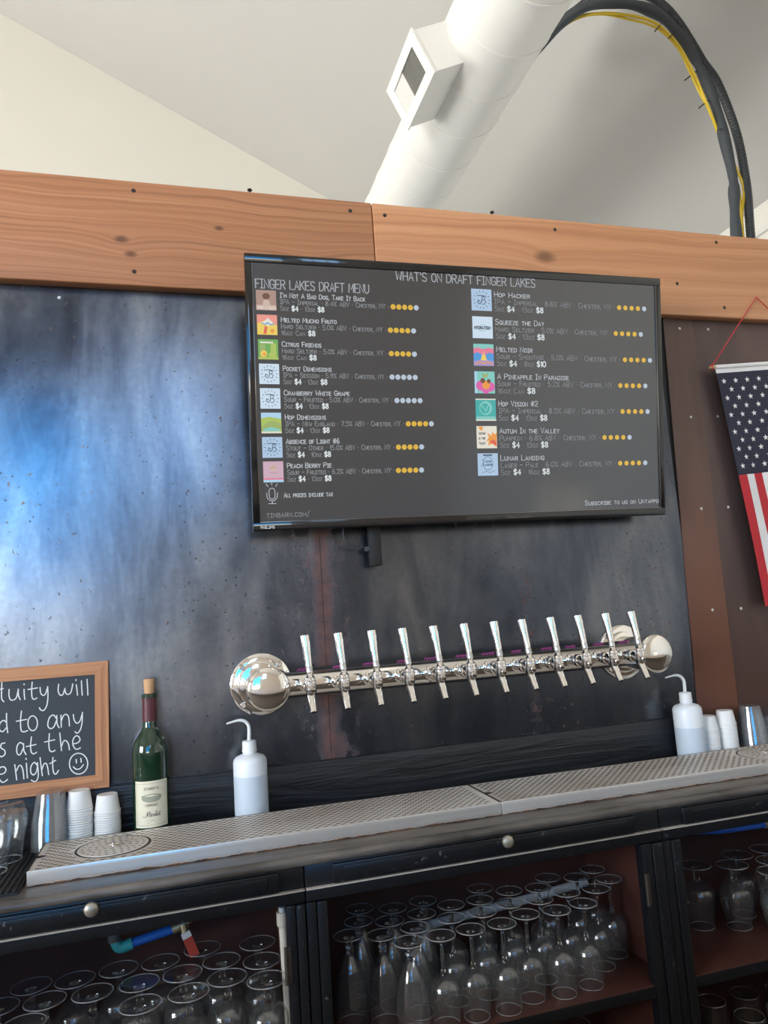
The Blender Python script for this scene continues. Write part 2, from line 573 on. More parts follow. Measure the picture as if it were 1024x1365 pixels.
def tube(bm, pts, rad, seg=12, mat=0, cap=True):
    pts = [Vector(p) for p in pts]
    n = len(pts)
    rads = [float(r) for r in rad] if isinstance(rad, (list, tuple)) else [float(rad)] * n
    tg = []
    for i in range(n):
        a = pts[max(i - 1, 0)]
        b = pts[min(i + 1, n - 1)]
        tg.append((b - a).normalized())
    up = Vector((0, 0, 1)) if abs(tg[0].z) < 0.9 else Vector((1, 0, 0))
    nrm = (up - tg[0] * up.dot(tg[0])).normalized()
    rings = []
    for i in range(n):
        if i:
            nrm = (nrm - tg[i] * nrm.dot(tg[i]))
            nrm.normalize()
        bi = tg[i].cross(nrm)
        rings.append([bm.verts.new(pts[i] + rads[i] * (math.cos(2 * math.pi * k / seg) * nrm + math.sin(2 * math.pi * k / seg) * bi)) for k in range(seg)])
    for a, b in zip(rings, rings[1:]):
        for k in range(seg):
            j = (k + 1) % seg
            f = bm.faces.new((a[k], a[j], b[j], b[k]))
            f.material_index = mat
    if cap:
        for r in (rings[0], rings[-1]):
            f = bm.faces.new(r)
            f.material_index = mat


def smooth_path(pts, n=8):
    """Catmull-Rom through the points (any dimension)"""
    P = [np.array(p, float) for p in pts]
    if len(P) < 3:
        return P
    P = [2 * P[0] - P[1]] + P + [2 * P[-1] - P[-2]]
    out = []
    for i in range(1, len(P) - 2):
        for k in range(n):
            s = k / n
            a, b, c, d = P[i - 1:i + 3]
            out.append(0.5 * (2 * b + (c - a) * s + (2 * a - 5 * b + 4 * c - d) * s * s + (3 * b - a - 3 * c + d) * s ** 3))
    out.append(P[-2])
    return out


def ribbon(bm, pts2, w, to3, mat=0):
    """flat pen stroke: 2-D polyline of width w, mapped by to3(u, v) into space"""
    P = [np.array(p, float) for p in pts2]
    Q = [P[0]]
    for p in P[1:]:
        if np.hypot(*(p - Q[-1])) > 1e-7:
            Q.append(p)
    if len(Q) < 2:
        return
    d0 = (Q[1] - Q[0]) / np.hypot(*(Q[1] - Q[0]))
    d1 = (Q[-1] - Q[-2]) / np.hypot(*(Q[-1] - Q[-2]))
    Q[0] = Q[0] - d0 * w * 0.4
    Q[-1] = Q[-1] + d1 * w * 0.4
    L, Rr = [], []
    for i in range(len(Q)):
        a = Q[max(i - 1, 0)]
        b = Q[min(i + 1, len(Q) - 1)]
        d = (b - a)
        nn = np.hypot(*d)
        d = d / nn if nn > 1e-9 else d0
        nrm = np.array([-d[1], d[0]])
        k = 1.0
        if 0 < i < len(Q) - 1:
            e = Q[i] - Q[i - 1]
            e = e / np.hypot(*e)
            k = min(1.0 / max(abs(np.dot(nrm, np.array([-e[1], e[0]]))), 0.5), 1.6)
        L.append(bm.verts.new(to3(*(Q[i] + nrm * w / 2 * k))))
        Rr.append(bm.verts.new(to3(*(Q[i] - nrm * w / 2 * k))))
    for i in range(len(Q) - 1):
        f = bm.faces.new((L[i], Rr[i], Rr[i + 1], L[i + 1]))
        f.material_index = mat


def disc2(bm, c, r, to3, mat=0, seg=16, ry=None):
    ry = ry or r
    f = bm.faces.new([bm.verts.new(to3(c[0] + r * math.cos(2 * math.pi * i / seg), c[1] + ry * math.sin(2 * math.pi * i / seg))) for i in range(seg)])
    f.material_index = mat


def quad2(bm, x0, y0, x1, y1, to3, mat=0):
    f = bm.faces.new([bm.verts.new(to3(*p)) for p in ((x0, y0), (x1, y0), (x1, y1), (x0, y1))])
    f.material_index = mat


def poly2(bm, pts, to3, mat=0):
    f = bm.faces.new([bm.verts.new(to3(*p)) for p in pts])
    f.material_index = mat


# pen-stroke capitals on a 4 x 6 grid
G = {
    'A': ([[(0, 0), (2, 6), (4, 0)], [(.7, 2), (3.3, 2)]], 4), 'B': ([[(0, 0), (0, 6), (2.6, 6), (3.5, 5.2), (3.4, 4), (2.4, 3.2), (0, 3.2)], [(2.4, 3.2), (3.8, 2.4), (4, 1.2), (3, 0), (0, 0)]], 4),
    'C': ([[(4, 5), (3, 6), (1.2, 6), (0, 4.6), (0, 1.5), (1.2, 0), (3, 0), (4, 1)]], 4), 'D': ([[(0, 0), (0, 6), (2.3, 6), (4, 4.4), (4, 1.7), (2.3, 0), (0, 0)]], 4),
    'E': ([[(3.6, 6), (0, 6), (0, 0), (3.6, 0)], [(0, 3.1), (3, 3.1)]], 3.7), 'F': ([[(3.6, 6), (0, 6), (0, 0)], [(0, 3.1), (3, 3.1)]], 3.5),
    'G': ([[(4, 5), (3, 6), (1.2, 6), (0, 4.6), (0, 1.5), (1.2, 0), (3, 0), (4, 1), (4, 2.7), (2.3, 2.7)]], 4.1), 'H': ([[(0, 0), (0, 6)], [(4, 0), (4, 6)], [(0, 3), (4, 3)]], 4),
    'I': ([[(0, 6), (2.4, 6)], [(1.2, 6), (1.2, 0)], [(0, 0), (2.4, 0)]], 2.4), 'J': ([[(1, 6), (4, 6)], [(3, 6), (3, 1.2), (2, 0), (1, 0), (0, 1)]], 4),
    'K': ([[(0, 0), (0, 6)], [(3.8, 6), (0, 2.6)], [(1.3, 3.8), (4, 0)]], 4), 'L': ([[(0, 6), (0, 0), (3.4, 0)]], 3.5),
    'M': ([[(0, 0), (0.4, 6), (2.4, 2), (4.4, 6), (4.8, 0)]], 4.8), 'N': ([[(0, 0), (0, 6), (4, 0), (4, 6)]], 4),
    'O': ([[(2, 6), (.7, 5.5), (0, 4), (0, 2), (.7, .5), (2, 0), (3.3, .5), (4, 2), (4, 4), (3.3, 5.5), (2, 6)]], 4), 'P': ([[(0, 0), (0, 6), (2.6, 6), (3.8, 5.3), (3.8, 3.6), (2.6, 2.9), (0, 2.9)]], 3.8),
    'Q': ([[(2, 6), (.7, 5.5), (0, 4), (0, 2), (.7, .5), (2, 0), (3.3, .5), (4, 2), (4, 4), (3.3, 5.5), (2, 6)], [(2.5, 1.6), (4.2, -.6)]], 4.2),
    'R': ([[(0, 0), (0, 6), (2.6, 6), (3.8, 5.3), (3.8, 3.7), (2.6, 3), (0, 3)], [(1.8, 3), (4, 0)]], 4), 'S': ([[(3.8, 5.3), (2.8, 6), (1, 6), (.1, 5), (.5, 3.6), (3.4, 2.5), (3.9, 1.2), (2.9, 0), (1, 0), (0, .8)]], 4),
    'T': ([[(0, 6), (4, 6)], [(2, 6), (2, 0)]], 4), 'U': ([[(0, 6), (0, 1.4), (1.1, 0), (2.9, 0), (4, 1.4), (4, 6)]], 4), 'V': ([[(0, 6), (2, 0), (4, 6)]], 4),
    'W': ([[(0, 6), (1.2, 0), (2.6, 4), (4, 0), (5.2, 6)]], 5.2), 'X': ([[(0, 0), (4, 6)], [(0, 6), (4, 0)]], 4), 'Y': ([[(0, 6), (2, 3), (4, 6)], [(2, 3), (2, 0)]], 4),
    'Z': ([[(0, 6), (4, 6), (0, 0), (4, 0)]], 4),
    '0': ([[(1.9, 6), (.6, 5.4), (0, 4), (0, 2), (.6, .6), (1.9, 0), (3.2, .6), (3.8, 2), (3.8, 4), (3.2, 5.4), (1.9, 6)]], 3.8), '1': ([[(0, 4.8), (1.2, 6), (1.2, 0)]], 1.4),
    '2': ([[(0, 4.8), (.8, 6), (2.8, 6), (3.6, 4.8), (3, 3.3), (0, 0), (3.8, 0)]], 3.8), '3': ([[(.2, 5.3), (1, 6), (2.8, 6), (3.5, 5), (2.8, 3.4), (1.4, 3.2)], [(2.8, 3.3), (3.8, 1.7), (2.9, 0), (1, 0), (0, .8)]], 3.8),
    '4': ([[(2.8, 0), (2.8, 6), (0, 2), (4, 2)]], 4), '5': ([[(3.5, 6), (.5, 6), (.3, 3.4), (2.4, 3.7), (3.7, 2.4), (3.5, .8), (2.3, 0), (.8, 0), (0, .7)]], 3.7),
    '6': ([[(3.2, 5.6), (2, 6), (.7, 5), (0, 3), (0, 1.5), (1, 0), (2.8, 0), (3.7, 1.3), (3.2, 3), (1.6, 3.3), (.1, 2.2)]], 3.7), '7': ([[(0, 6), (3.8, 6), (1.4, 0)]], 3.8),
    '8': ([[(1.9, 3.2), (.4, 4.2), (.5, 5.4), (1.9, 6), (3.3, 5.4), (3.4, 4.2), (1.9, 3.2), (.2, 2.1), (.2, .8), (1.9, 0), (3.6, .8), (3.6, 2.1), (1.9, 3.2)]], 3.8),
    '9': ([[(3.6, 3.6), (2, 2.8), (.4, 3.5), (.1, 4.9), (1.4, 6), (3, 5.8), (3.7, 4.4), (3.3, 2), (1.6, 0)]], 3.8),
    '$': ([[(3.8, 4.9), (2.8, 5.5), (1, 5.5), (.1, 4.6), (.5, 3.5), (3.4, 2.5), (3.9, 1.4), (2.9, .5), (1, .5), (0, 1.1)], [(2, 6.6), (2, -.6)]], 4), '%': ([[(0, 0), (4, 6)], [(.3, 5.7), (1.3, 5.2), (.8, 4.2), (0, 4.6), (.3, 5.7)], [(3.2, 1.7), (4, 1), (3.3, 0), (2.7, .7), (3.2, 1.7)]], 4),
    '#': ([[(1, 0), (1.6, 6)], [(2.8, 0), (3.4, 6)], [(0, 4), (4.2, 4)], [(0, 2), (4.2, 2)]], 4.2), '.': ([[(.3, 0), (.3, .4)]], .7), ',': ([[(.5, .5), (.1, -1)]], .7), "'": ([[(.3, 6), (.3, 4.6)]], .6),
    '-': ([[(0, 3), (3, 3)]], 3), '*': ([[(.3, 2.6), (.3, 3.2)]], .8), '/': ([[(0, -.8), (2.4, 6.4)]], 2.4), ' ': ([], 2.2),
}


def text_strokes(s):
    """small-cap pen strokes of a line of writing in grid units, and its width"""
    x, out = 0.0, []
    for ch in s:
        k = 0.74 if ch.islower() else 1.0
        st, w = G[ch.upper()]
        for line in st:
            out.append([(x + px * k, py * k) for px, py in line])
        x += w * k + 1.25
    return out, x - 1.25


def write(bm, s, x0, y0, width, cap, w, to3, mat=0):
    st, tw = text_strokes(s)
    sx = width / tw
    sy = cap / 6.0
    for line in st:
        ribbon(bm, [(x0 + a * sx, y0 + b * sy) for a, b in line], w, to3, mat)


def ray(px, py):
    c = Vector(((px - 512) / F_PX, (py - 682.5) / F_PX, 1.0))
    w = R.transposed() @ c
    return Vector((w.x, w.z, -w.y))


def at(px, py, Y):
    """point of the photograph on the upright plane at depth Y"""
    d = ray(px, py)
    return Vector((0, -DW, EYE)) + d * ((Y + DW) / d.y)


# ================================================================== THE ROOM
def struct(name, bm, mats, label, parent=None, **k):
    o = obj(name, bm, mats, parent, **k)
    if parent is None:
        tag(o, label, 'room', None, 'structure')
    return o


XL, XR, YB, YF = -5.0, 3.0, -6.0, 3.08
EAVE = z(2.0)
SLOPE = 0.52
XRIDGE = -1.4
ZRIDGE = EAVE + SLOPE * (XR - XRIDGE)
ZLEFT = ZRIDGE - SLOPE * (XRIDGE - XL)

bm = bmesh.new()
box(bm, (XL - .1, YB - .1, -0.1), (XR + .1, YF + .1, 0))
struct('floor', bm, M['floor'], 'brown concrete floor of the taproom')

bm = bmesh.new()
for (xa, za, xb, zb) in ((XRIDGE, ZRIDGE, XR + .1, EAVE - SLOPE * .1), (XL - .1, ZLEFT - SLOPE * .1, XRIDGE, ZRIDGE)):
    vs = [bm.verts.new(p) for p in ((xa, YB - .1, za), (xb, YB - .1, zb), (xb, YF + .1, zb), (xa, YF + .1, za), (xa, YB - .1, za + .1), (xb, YB - .1, zb + .1), (xb, YF + .1, zb + .1), (xa, YF + .1, za + .1))]
    for f in ((0, 1, 2, 3), (4, 5, 6, 7), (0, 1, 5, 4), (1, 2, 6, 5), (2, 3, 7, 6), (3, 0, 4, 7)):
        bm.faces.new([vs[i] for i in f])
struct('ceiling', bm, M['ceiling_paint'], 'pale grey sloping barn ceiling above the bar')


def gable(y0, y1, holes, name, mat, label):
    """a wall across the barn between two depths, with rectangular window holes (x0, x1, z0, z1)"""
    bm = bmesh.new()
    xs = sorted({XL, XR, XRIDGE, *[h[0] for h in holes], *[h[1] for h in holes]})

    def top(x):
        return ZRIDGE - SLOPE * abs(x - XRIDGE)
    for xa, xb in zip(xs, xs[1:]):
        hh = sorted([h for h in holes if h[0] <= xa + 1e-6 and h[1] >= xb - 1e-6], key=lambda h: h[2])
        lo = 0.0
        spans = []
        for h in hh:
            spans.append((lo, lo, h[2], h[2]))
            lo = h[3]
        spans.append((lo, lo, top(xa), top(xb)))
        for (a0, b0, a1, b1) in spans:
            vs = [bm.verts.new(p) for p in ((xa, y0, a0), (xb, y0, b0), (xb, y0, b1), (xa, y0, a1), (xa, y1, a0), (xb, y1, b0), (xb, y1, b1), (xa, y1, a1))]
            for f in ((0, 1, 2, 3), (4, 5, 6, 7), (0, 1, 5, 4), (1, 2, 6, 5), (2, 3, 7, 6), (3, 0, 4, 7)):
                bm.faces.new([vs[i] for i in f])
    return struct(name, bm, mat, label)


gable(YF, YF + .1, [], 'wall_far', M['plaster_white'], 'white gable wall beyond the bar partition')
WB = [(-2.9, -0.62, 0.95, 3.7), (-0.35, 0.45, 2.6, 4.2)]
gable(YB - .1, YB, WB, 'wall_front', M['wall_room'], 'street wall of the taproom with its windows')


def side_wall(name, x0, x1, holes, zt, mat, label):
    bm = bmesh.new()
    ys = sorted({YB, YF, *[h[0] for h in holes], *[h[1] for h in holes]})
    for ya, yb in zip(ys, ys[1:]):
        hh = [h for h in holes if h[0] <= ya + 1e-6 and h[1] >= yb - 1e-6]
        if hh:
            box(bm, (x0, ya, 0), (x1, yb, hh[0][2]))
            box(bm, (x0, ya, hh[0][3]), (x1, yb, zt))
        else:
            box(bm, (x0, ya, 0), (x1, yb, zt))
    return struct(name, bm, mat, label)


WLH = [(-4.5, -1.9, 1.1, 3.1), (0.3, 2.2, 1.3, 3.1)]
side_wall('wall_left', XL - .1, XL, WLH, ZLEFT, M['plaster_white'], 'white side wall with daylight windows')
WRH = [(-4.3, -3.3, 0.3, 1.25), (0.6, 2.6, 1.2, 2.7)]
side_wall('wall_right', XR, XR + .1, WRH, EAVE, M['plaster_white'], 'white side wall under the low eave')
bm = bmesh.new()
box(bm, (XR - .02, 0.1, EAVE - .16), (XR, YF, EAVE - .135), .004)
struct('trim_1', bm, M['trim_white'], 'thin ledge along the white side wall')


def window(n, axis, c, a0, a1, b0, b1, cols, rows):
    """frame and glazing bars in a wall opening; axis 'y': wall across the barn at y=c, axis 'x': side wall at x=c"""
    bm = bmesh.new()

    def bar(p0, q0, p1, q1):
        if axis == 'y':
            box(bm, (p0, c - .03, q0), (p1, c + .03, q1), .004)
        else:
            box(bm, (c - .03, p0, q0), (c + .03, p1, q1), .004)
    w = .06
    bar(a0, b0, a0 + w, b1)
    bar(a1 - w, b0, a1, b1)
    bar(a0, b0, a1, b0 + w)
    bar(a0, b1 - w, a1, b1)
    for i in range(1, cols):
        x = a0 + (a1 - a0) * i / cols
        bar(x - .02, b0, x + .02, b1)
    for i in range(1, rows):
        q = b0 + (b1 - b0) * i / rows
        bar(a0, q - .02, a1, q + .02)
    struct('window_%d' % n, bm, M['window_frame'], 'dark window frame with glazing bars')


window(1, 'y', YB - .05, *WB[0], 2, 2)
window(2, 'y', YB - .05, *WB[1], 3, 1)  # added transom opening for the glassware highlights
window(3, 'x', XL - .05, *WLH[0], 2, 1)
window(4, 'x', XL - .05, *WLH[1], 2, 1)
window(5, 'x', XR + .05, *WRH[0], 2, 1)
window(6, 'x', XR + .05, *WRH[1], 2, 1)  # added opening, holds the fill for the right of the ceiling
# added bar, out of view, keeps low light off the cabinets
bm = bmesh.new()
box(bm, (-3.6, -1.95, 1.02), (2.6, -1.22, 1.06), .005)
box(bm, (-3.55, -1.85, 0), (2.55, -1.35, 1.02))
struct('block_bar', bm, M['block_bar_front'], 'added unseen bar keeping low light off the cabinets')

# ---- the bar partition: core, steel sheets, timber beams
PX0, PX1 = -2.2, 2.9
PT = z(1.035)
bm = bmesh.new()
box(bm, (PX0, 0.0035, 0), (PX1, 0.10, PT))
struct('wall_back', bm, M['tv_back'], 'dark core of the bar partition')
bm = bmesh.new()
box(bm, (PX0, 0.0, z(-.41)), (0.3265, 0.0035, PT))
box(bm, (0.3275, -0.0005, z(-.41)), (1.325, 0.0035, PT))
struct('trim_2', bm, M['steel'], 'blue-grey raw steel sheets with a rusty joint behind the taps')


def screws(parent, pts, y, mat, r=.0042):
    for (px, py) in pts:
        p = at(px, py, y)
        bm = bmesh.new()
        lathe(bm, [(0, .0018), (r * .35, .0018), (r * .4, .0012), (r * .8, .0014), (r, 0), (r, -.002)], 14, mtx=to_axis(p, (0, -1, 0)))
        obj('screw', bm, mat, parent)


bm = bmesh.new()
vs = [(1.352, z(.79)), (1.448, z(.79)), (1.434, z(-.41)), (1.302, z(-.41))]
for yy, k in ((-.003, 0), (.003, 1)):
    pass
a = [bm.verts.new((x, -.003, q)) for x, q in vs]
b = [bm.verts.new((x, .0034, q)) for x, q in vs]
bm.faces.new(a)
bm.faces.new(b)
for i in range(4):
    j = (i + 1) % 4
    bm.faces.new((a[i], a[j], b[j], b[i]))
t3 = struct('trim_3', bm, M['brown_sheet'], 'rust-brown steel strip beside the television')
screws(t3, [(906, 438), (921, 556), (935, 678), (950, 813)], -.003, M['screw'])
bm = bmesh.new()
box(bm, (1.438, -.0012, z(-.41)), (PX1, .0034, PT))
t4 = struct('trim_4', bm, M['dark_brown_sheet'], 'dark brown steel sheet behind the flag')
screws(t4, [(944, 439), (957, 555), (971, 676), (988, 811)], -.0012, M['screw'])
screws(bpy.data.objects['trim_2'], [(79, 397), (74, 1000)], 0.0, M['screw'])

BT, BB, BY = 1.0395, 0.783, -.032
xj = at(497.5, 300, BY).x
for nm, x0, x1, mt, lb, sc in (('beam', PX0, xj - .001, 'beam_a', 'orange timber beam above the steel wall, plank nearer the chalkboard', [(178, 254), (467, 281), (179, 362)]),
                               ('beam', xj + .001, PX1, 'beam_b', 'paler orange timber beam above the television and flag', [(513, 287), (740, 306), (955, 323), (903, 378), (966, 410)])):
    bm = bmesh.new()
    box(bm, (x0, BY, 0), (x1, -.0005, BT - BB), .003)
    o = struct(nm, bm, M[mt], lb, angle=50)
    o.location = (0, 0, z(BB))
    for (px, py) in sc:
        p = at(px, py, BY)
        bm = bmesh.new()
        lathe(bm, [(0, .0008), (.003, .0008), (.0052, 0), (.0052, -.002)], 12, mtx=to_axis(p - Vector((0, 0, z(BB))), (0, -1, 0)))
        obj('screw', bm, M['screw_dark'], o)
for i, (px, py) in enumerate([(333, 254), (656, 283)]):
    p = at(px, py, -.016)
    bm = bmesh.new()
    lathe(bm, [(0, .014), (.005, .014), (.006, .011), (.0022, .010), (.0018, -.012), (0, -.012)], 12, mtx=Matrix.Translation((p.x, -.016, z(BT) + .002)))
    tag(obj('nail', bm, M['screw_dark']), ['small nail standing on the beam, above the chalkboard side', 'small nail standing on the beam, above the television'][i], 'nail', 'nails on the beam')

# black shelf-back board low on the wall
bm = bmesh.new()
box(bm, (PX0, -.016, z(-.41)), (1.30, -.0012, z(-.3095)), .003)
struct('trim_5', bm, M['black_board'], 'black painted plank along the wall behind the bottles')

# ================================================================== COUNTER AND CABINETS
CT = z(-.41)
bm = bmesh.new()
box(bm, (PX0, -.325, CT - .018), (PX1, -.0035, CT), .0)
ct = obj('countertop', bm, M['worn_edge'])
tag(ct, 'long black back-bar countertop with a worn rounded front edge', 'counter')
bm = bmesh.new()
prof = [(-.3195, CT + .0002), (-.326, CT - .0012), (-.3305, CT - .0055), (-.3315, CT - .010), (-.329, CT - .016), (-.3255, CT - .0179)]
rows = [[bm.verts.new((x, y_, q)) for (y_, q) in prof] for x in np.linspace(PX0, PX1, 2)]
for a, b in zip(rows[0], rows[0][1:]):
    i = rows[0].index(a)
    bm.faces.new((rows[0][i], rows[0][i + 1], rows[1][i + 1], rows[1][i]))
bm.faces.new(rows[0])
bm.faces.new(rows[1])
bm.faces.new((rows[0][0], rows[0][-1], rows[1][-1], rows[1][0]))
obj('edge_bead', bm, M['worn_edge'], ct, angle=60)

FY = -.322    # face of the cabinets


def cabinet(label, x0, x1, knob_x, stiles, hinge, in0, in1):
    t = thing('back_bar_cabinet', label, 'cabinet', ((x0 + x1) / 2, -.16, 0), 'back-bar cabinets')
    ox = Vector(((x0 + x1) / 2, -.16, 0))

    def B(name, parts, mat, parent=t, bevel=.002):
        bm = bmesh.new()
        for a, b in parts:
            box(bm, Vector(a) - ox, Vector(b) - ox, bevel)
        return obj(name, bm, mat, parent)
    top = CT - .019
    g = .0006
    B('side_panel', [((x0 + g, -.30, .02), (in0, -.006, top))], M['cab_inside'], bevel=0)
    B('side_panel', [((in1, -.30, .02), (x1 - g, -.006, top))], M['cab_inside'], bevel=0)
    B('back_panel', [((in0, -.018, .02), (in1, -.006, top))], M['cab_inside'], bevel=0)
    B('shelf', [((in0, -.319, z(-.775)), (in1, -.018, z(-.755)))], M['cab_inside'], bevel=.001)
    B('shelf', [((in0, -.319, z(-1.105)), (in1, -.018, z(-1.085)))], M['cab_inside'], bevel=.001)
    B('shelf_nosing', [((in0 + .001, -.3215, z(-.776)), (in1 - .001, -.3192, z(-.7565)))], M['black_paint'], bevel=.0005)
    B('bottom_panel', [((in0, -.30, .02), (in1, -.018, .06))], M['black_paint'], bevel=0)
    B('top_rail', [((x0 + g, FY, z(-.489)), (x1 - g, -.300, top))], M['black_paint'], bevel=.001)
    # drawer front, its knob, and the worn bead under it
    dx0, dx1 = stiles[0][1] + .012, stiles[1][0] - .012
    dr = B('drawer_front', [((dx0, FY - .010, z(-.4635)), (dx1, FY - .0005, top - .002))], M['black_paint'], bevel=.002)
    B('drawer_panel', [((dx0 + .02, FY - .0125, z(-.457)), (dx1 - .02, FY - .0102, z(-.436)))], M['black_paint'], dr, bevel=.001)
    bm = bmesh.new()
    lathe(bm, [(0, .020), (.006, .0195), (.0105, .016), (.0115, .012), (.009, .0085), (.005, .006), (.006, 0), (0, 0)], 24, mtx=to_axis(Vector((knob_x, FY - .0125, z(-.4355))) - ox, (0, -1, 0)))
    obj('knob', bm, M['knob'], dr)
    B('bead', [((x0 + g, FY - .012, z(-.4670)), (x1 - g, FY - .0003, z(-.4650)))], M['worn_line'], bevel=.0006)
    B('lower_rail', [((x0 + g, FY - .004, z(-.488)), (x1 - g, FY - .0003, z(-.4675)))], M['black_paint'], bevel=.001)
    # fluted stiles
    for sx0, sx1 in stiles:
        bm = bmesh.new()
        n = max(2, int(round((sx1 - sx0) / .022)))
        step = (sx1 - sx0) / n
        for i in range(n):
            box(bm, Vector((sx0 + i * step, FY - .003 - .0035 * (i % 2), .02)) - ox, Vector((sx0 + (i + 1) * step - .0012, -.300, z(-.4905))) - ox, .0022)
        obj('stile', bm, M['black_paint'], t)
    for hx, hz in hinge:
        bm = bmesh.new()
        box(bm, Vector((hx, FY - .0048, z(hz) - .029)) - ox, Vector((hx + .010, FY - .0034, z(hz) + .029)) - ox, .0005)
        lathe(bm, [(0, -.031), (.0034, -.03), (.0034, .03), (0, .031)], 10, mtx=Matrix.Translation(Vector((hx + .001, FY - .006, z(hz))) - ox))
        obj('hinge', bm, M['hinge'], t)
    return t


cabinet('black back-bar cabinet under the wine bottle, holding snifter glasses', -.53, .2035, -.146, [(-.53, -.47), (.170, .2035)], [(.164, -.585)], -.505, .186)
cabinet('black back-bar cabinet in the middle, packed with stemmed wine glasses', .2045, .9345, .588, [(.2045, .243), (.886, .9345)], [(.886, -.575)], .222, .928)
cabinet('black back-bar cabinet nearest the flag, with a blue pipe inside', .9355, 1.70, 1.33, [(.9355, .977), (1.66, 1.70)], [], .944, 1.69)

# ribbed rubber mat at the wine-bottle end
bm = bmesh.new()
box(bm, (-.62, -.300, CT + .0002), (-.262, -.03, CT + .004))
for i in range(36):
    x = -.615 + i * .0098
    box(bm, (x, -.298, CT + .003), (x + .0042, -.032, CT + .0065))
tag(obj('bar_mat', bm, M['rubber'], angle=20), 'black ribbed rubber bar mat under the upturned tumblers', 'mat')

# ================================================================== DRIP TRAYS
TZ = z(-.385)


def perforated(bm, x0, x1, y0, y1, h, px=.0172, lx=.0085, py=.0090, ly=.0042, skip=None, notch=None):
    """flat sheet with staggered slots, every slot a real hole"""
    n = int((y1 - y0 - .008) / py)
    my = (y1 - y0 - n * py) / 2
    ys = y0

    def q(a, b, c, d):
        if b - a > 1e-6 and d - c > 1e-6:
            bm.faces.new([bm.verts.new(p) for p in ((a, c, h), (b, c, h), (b, d, h), (a, d, h))])
    q(x0, x1, y0, y0 + my)
    q(x0, x1, y1 - my, y1)
    for r in range(n):
        ya = y0 + my + r * py
        yb = ya + py
        s0 = ya + (py - ly) / 2
        s1 = s0 + ly
        q(x0, x1, ya, s0)
        q(x0, x1, s1, yb)
        off = .010 + (px / 2 if r % 2 else 0)
        cx = x0
        k = 0
        while True:
            a = x0 + off + k * px
            b = a + lx
            k += 1
            if b > x1 - .008:
                break
            mid = ((a + b) / 2, (s0 + s1) / 2)
            if skip and skip(*mid):
                continue
            q(cx, a, s0, s1)
            cx = b
        q(cx, x1, s0, s1)


def drip_tray(label, x0, x1, yf, yb, rx=None, ry=None, notch_left=True):
    t = thing('drip_tray', label, 'drip tray', ((x0 + x1) / 2, (yf + yb) / 2, CT), 'drip trays')
    o = Vector(t.location)
    hgt = TZ - CT
    X0, X1, Y0, Y1 = x0 - o.x, x1 - o.x, yf - o.y, yb - o.y
    bm = bmesh.new()
    box(bm, (X0, Y0 + .002, .0003), (X1, Y1, .003))
    for a, b in (((X0, Y0 + .002, .0003), (X0 + .0015, Y1, hgt)), ((X1 - .0015, Y0 + .002, .0003), (X1, Y1, hgt)), ((X0, Y1 - .0015, .0003), (X1, Y1, hgt))):
        box(bm, a, b)
    obj('pan', bm, M['pan'], t, angle=20)
    bm = bmesh.new()
    box(bm, (X0, Y0, .0003), (X1, Y0 + .0018, hgt + .0004), .0007)
    obj('front_lip', bm, M['lip'], t, angle=50)
    bm = bmesh.new()
    R0 = .0665
    sk = (lambda a, b: math.hypot(a - (rx - o.x), b - (ry - o.y)) < R0 + .006) if rx else None
    nx, ny = X0 + .003, Y0 + .66 * (Y1 - Y0)
    perforated(bm, X0 + .0018, X1 - .0018, Y0 + .002, Y1 - .0016, hgt - .0006, skip=sk)
    obj('grille', bm, M['grille'], t, smooth=False, recalc=False)
    if notch_left:
        bm = bmesh.new()
        c = [bm.verts.new((X0 + .0019 + .012 * math.sin(math.pi * i / 12) * 1.3, (Y0 + Y1) / 2 - .004 - .0085 * math.cos(math.pi * i / 12), hgt - .0003)) for i in range(13)]
        bm.faces.new(c)
        obj('finger_notch', bm, M['hole_dark'], t, smooth=False)
    if rx:
        g = thing('glass_rinser', 'round glass rinser set in the drip tray, ' + ('near the wine bottle' if rx < .5 else 'below the clear cups'), 'glass rinser', (rx, ry, TZ - .0004), 'glass rinsers')
        bm = bmesh.new()
        lathe(bm, [(R0, .0005), (R0 - .0042, .0005), (R0 - .0042, .0002), (R0, .0002)], 64, closed=True)
        obj('ring', bm, M['hole_dark'], g)
        bm = bmesh.new()
        for i in range(5):
            for j in range(6 + 6 * i):
                pass
        lathe(bm, [(0, .0010), (R0 - .005, .0010), (R0 - .0048, .0002), (0, .0002)], 64)
        obj('plate', bm, M['grille'], g)
        bm = bmesh.new()
        for ring_i, cnt in ((.018, 8), (.030, 14), (.042, 20), (.054, 26)):
            for j in range(cnt):
                an = 2 * math.pi * j / cnt + ring_i * 40
                cx, cy = ring_i * math.cos(an), ring_i * math.sin(an)
                disc2(bm, (cx, cy), .0030, lambda a, b: Vector((a, b, .0013)), 0, 8, .0018)
        obj('slots', bm, M['hole_dark'], g, smooth=False, recalc=False)
        bm = bmesh.new()
        for j in range(5):
            an = 2 * math.pi * j / 5
            tube(bm, [(0, 0, .004), (.011 * math.cos(an), .011 * math.sin(an), .0035)], [.0026, .0016], 8)
        lathe(bm, [(0, .0065), (.0032, .006), (.004, .001), (0, .001)], 16)
        obj('nozzle', bm, M['chrome'], g)
    return t


drip_tray('steel perforated drip tray at the wine-bottle end', -.2555, .6153, -.267, -.0895, -.1245, -.181)
drip_tray('steel perforated drip tray at the flag end', .6165, 1.49, -.267, -.0895, 1.345, -.181)

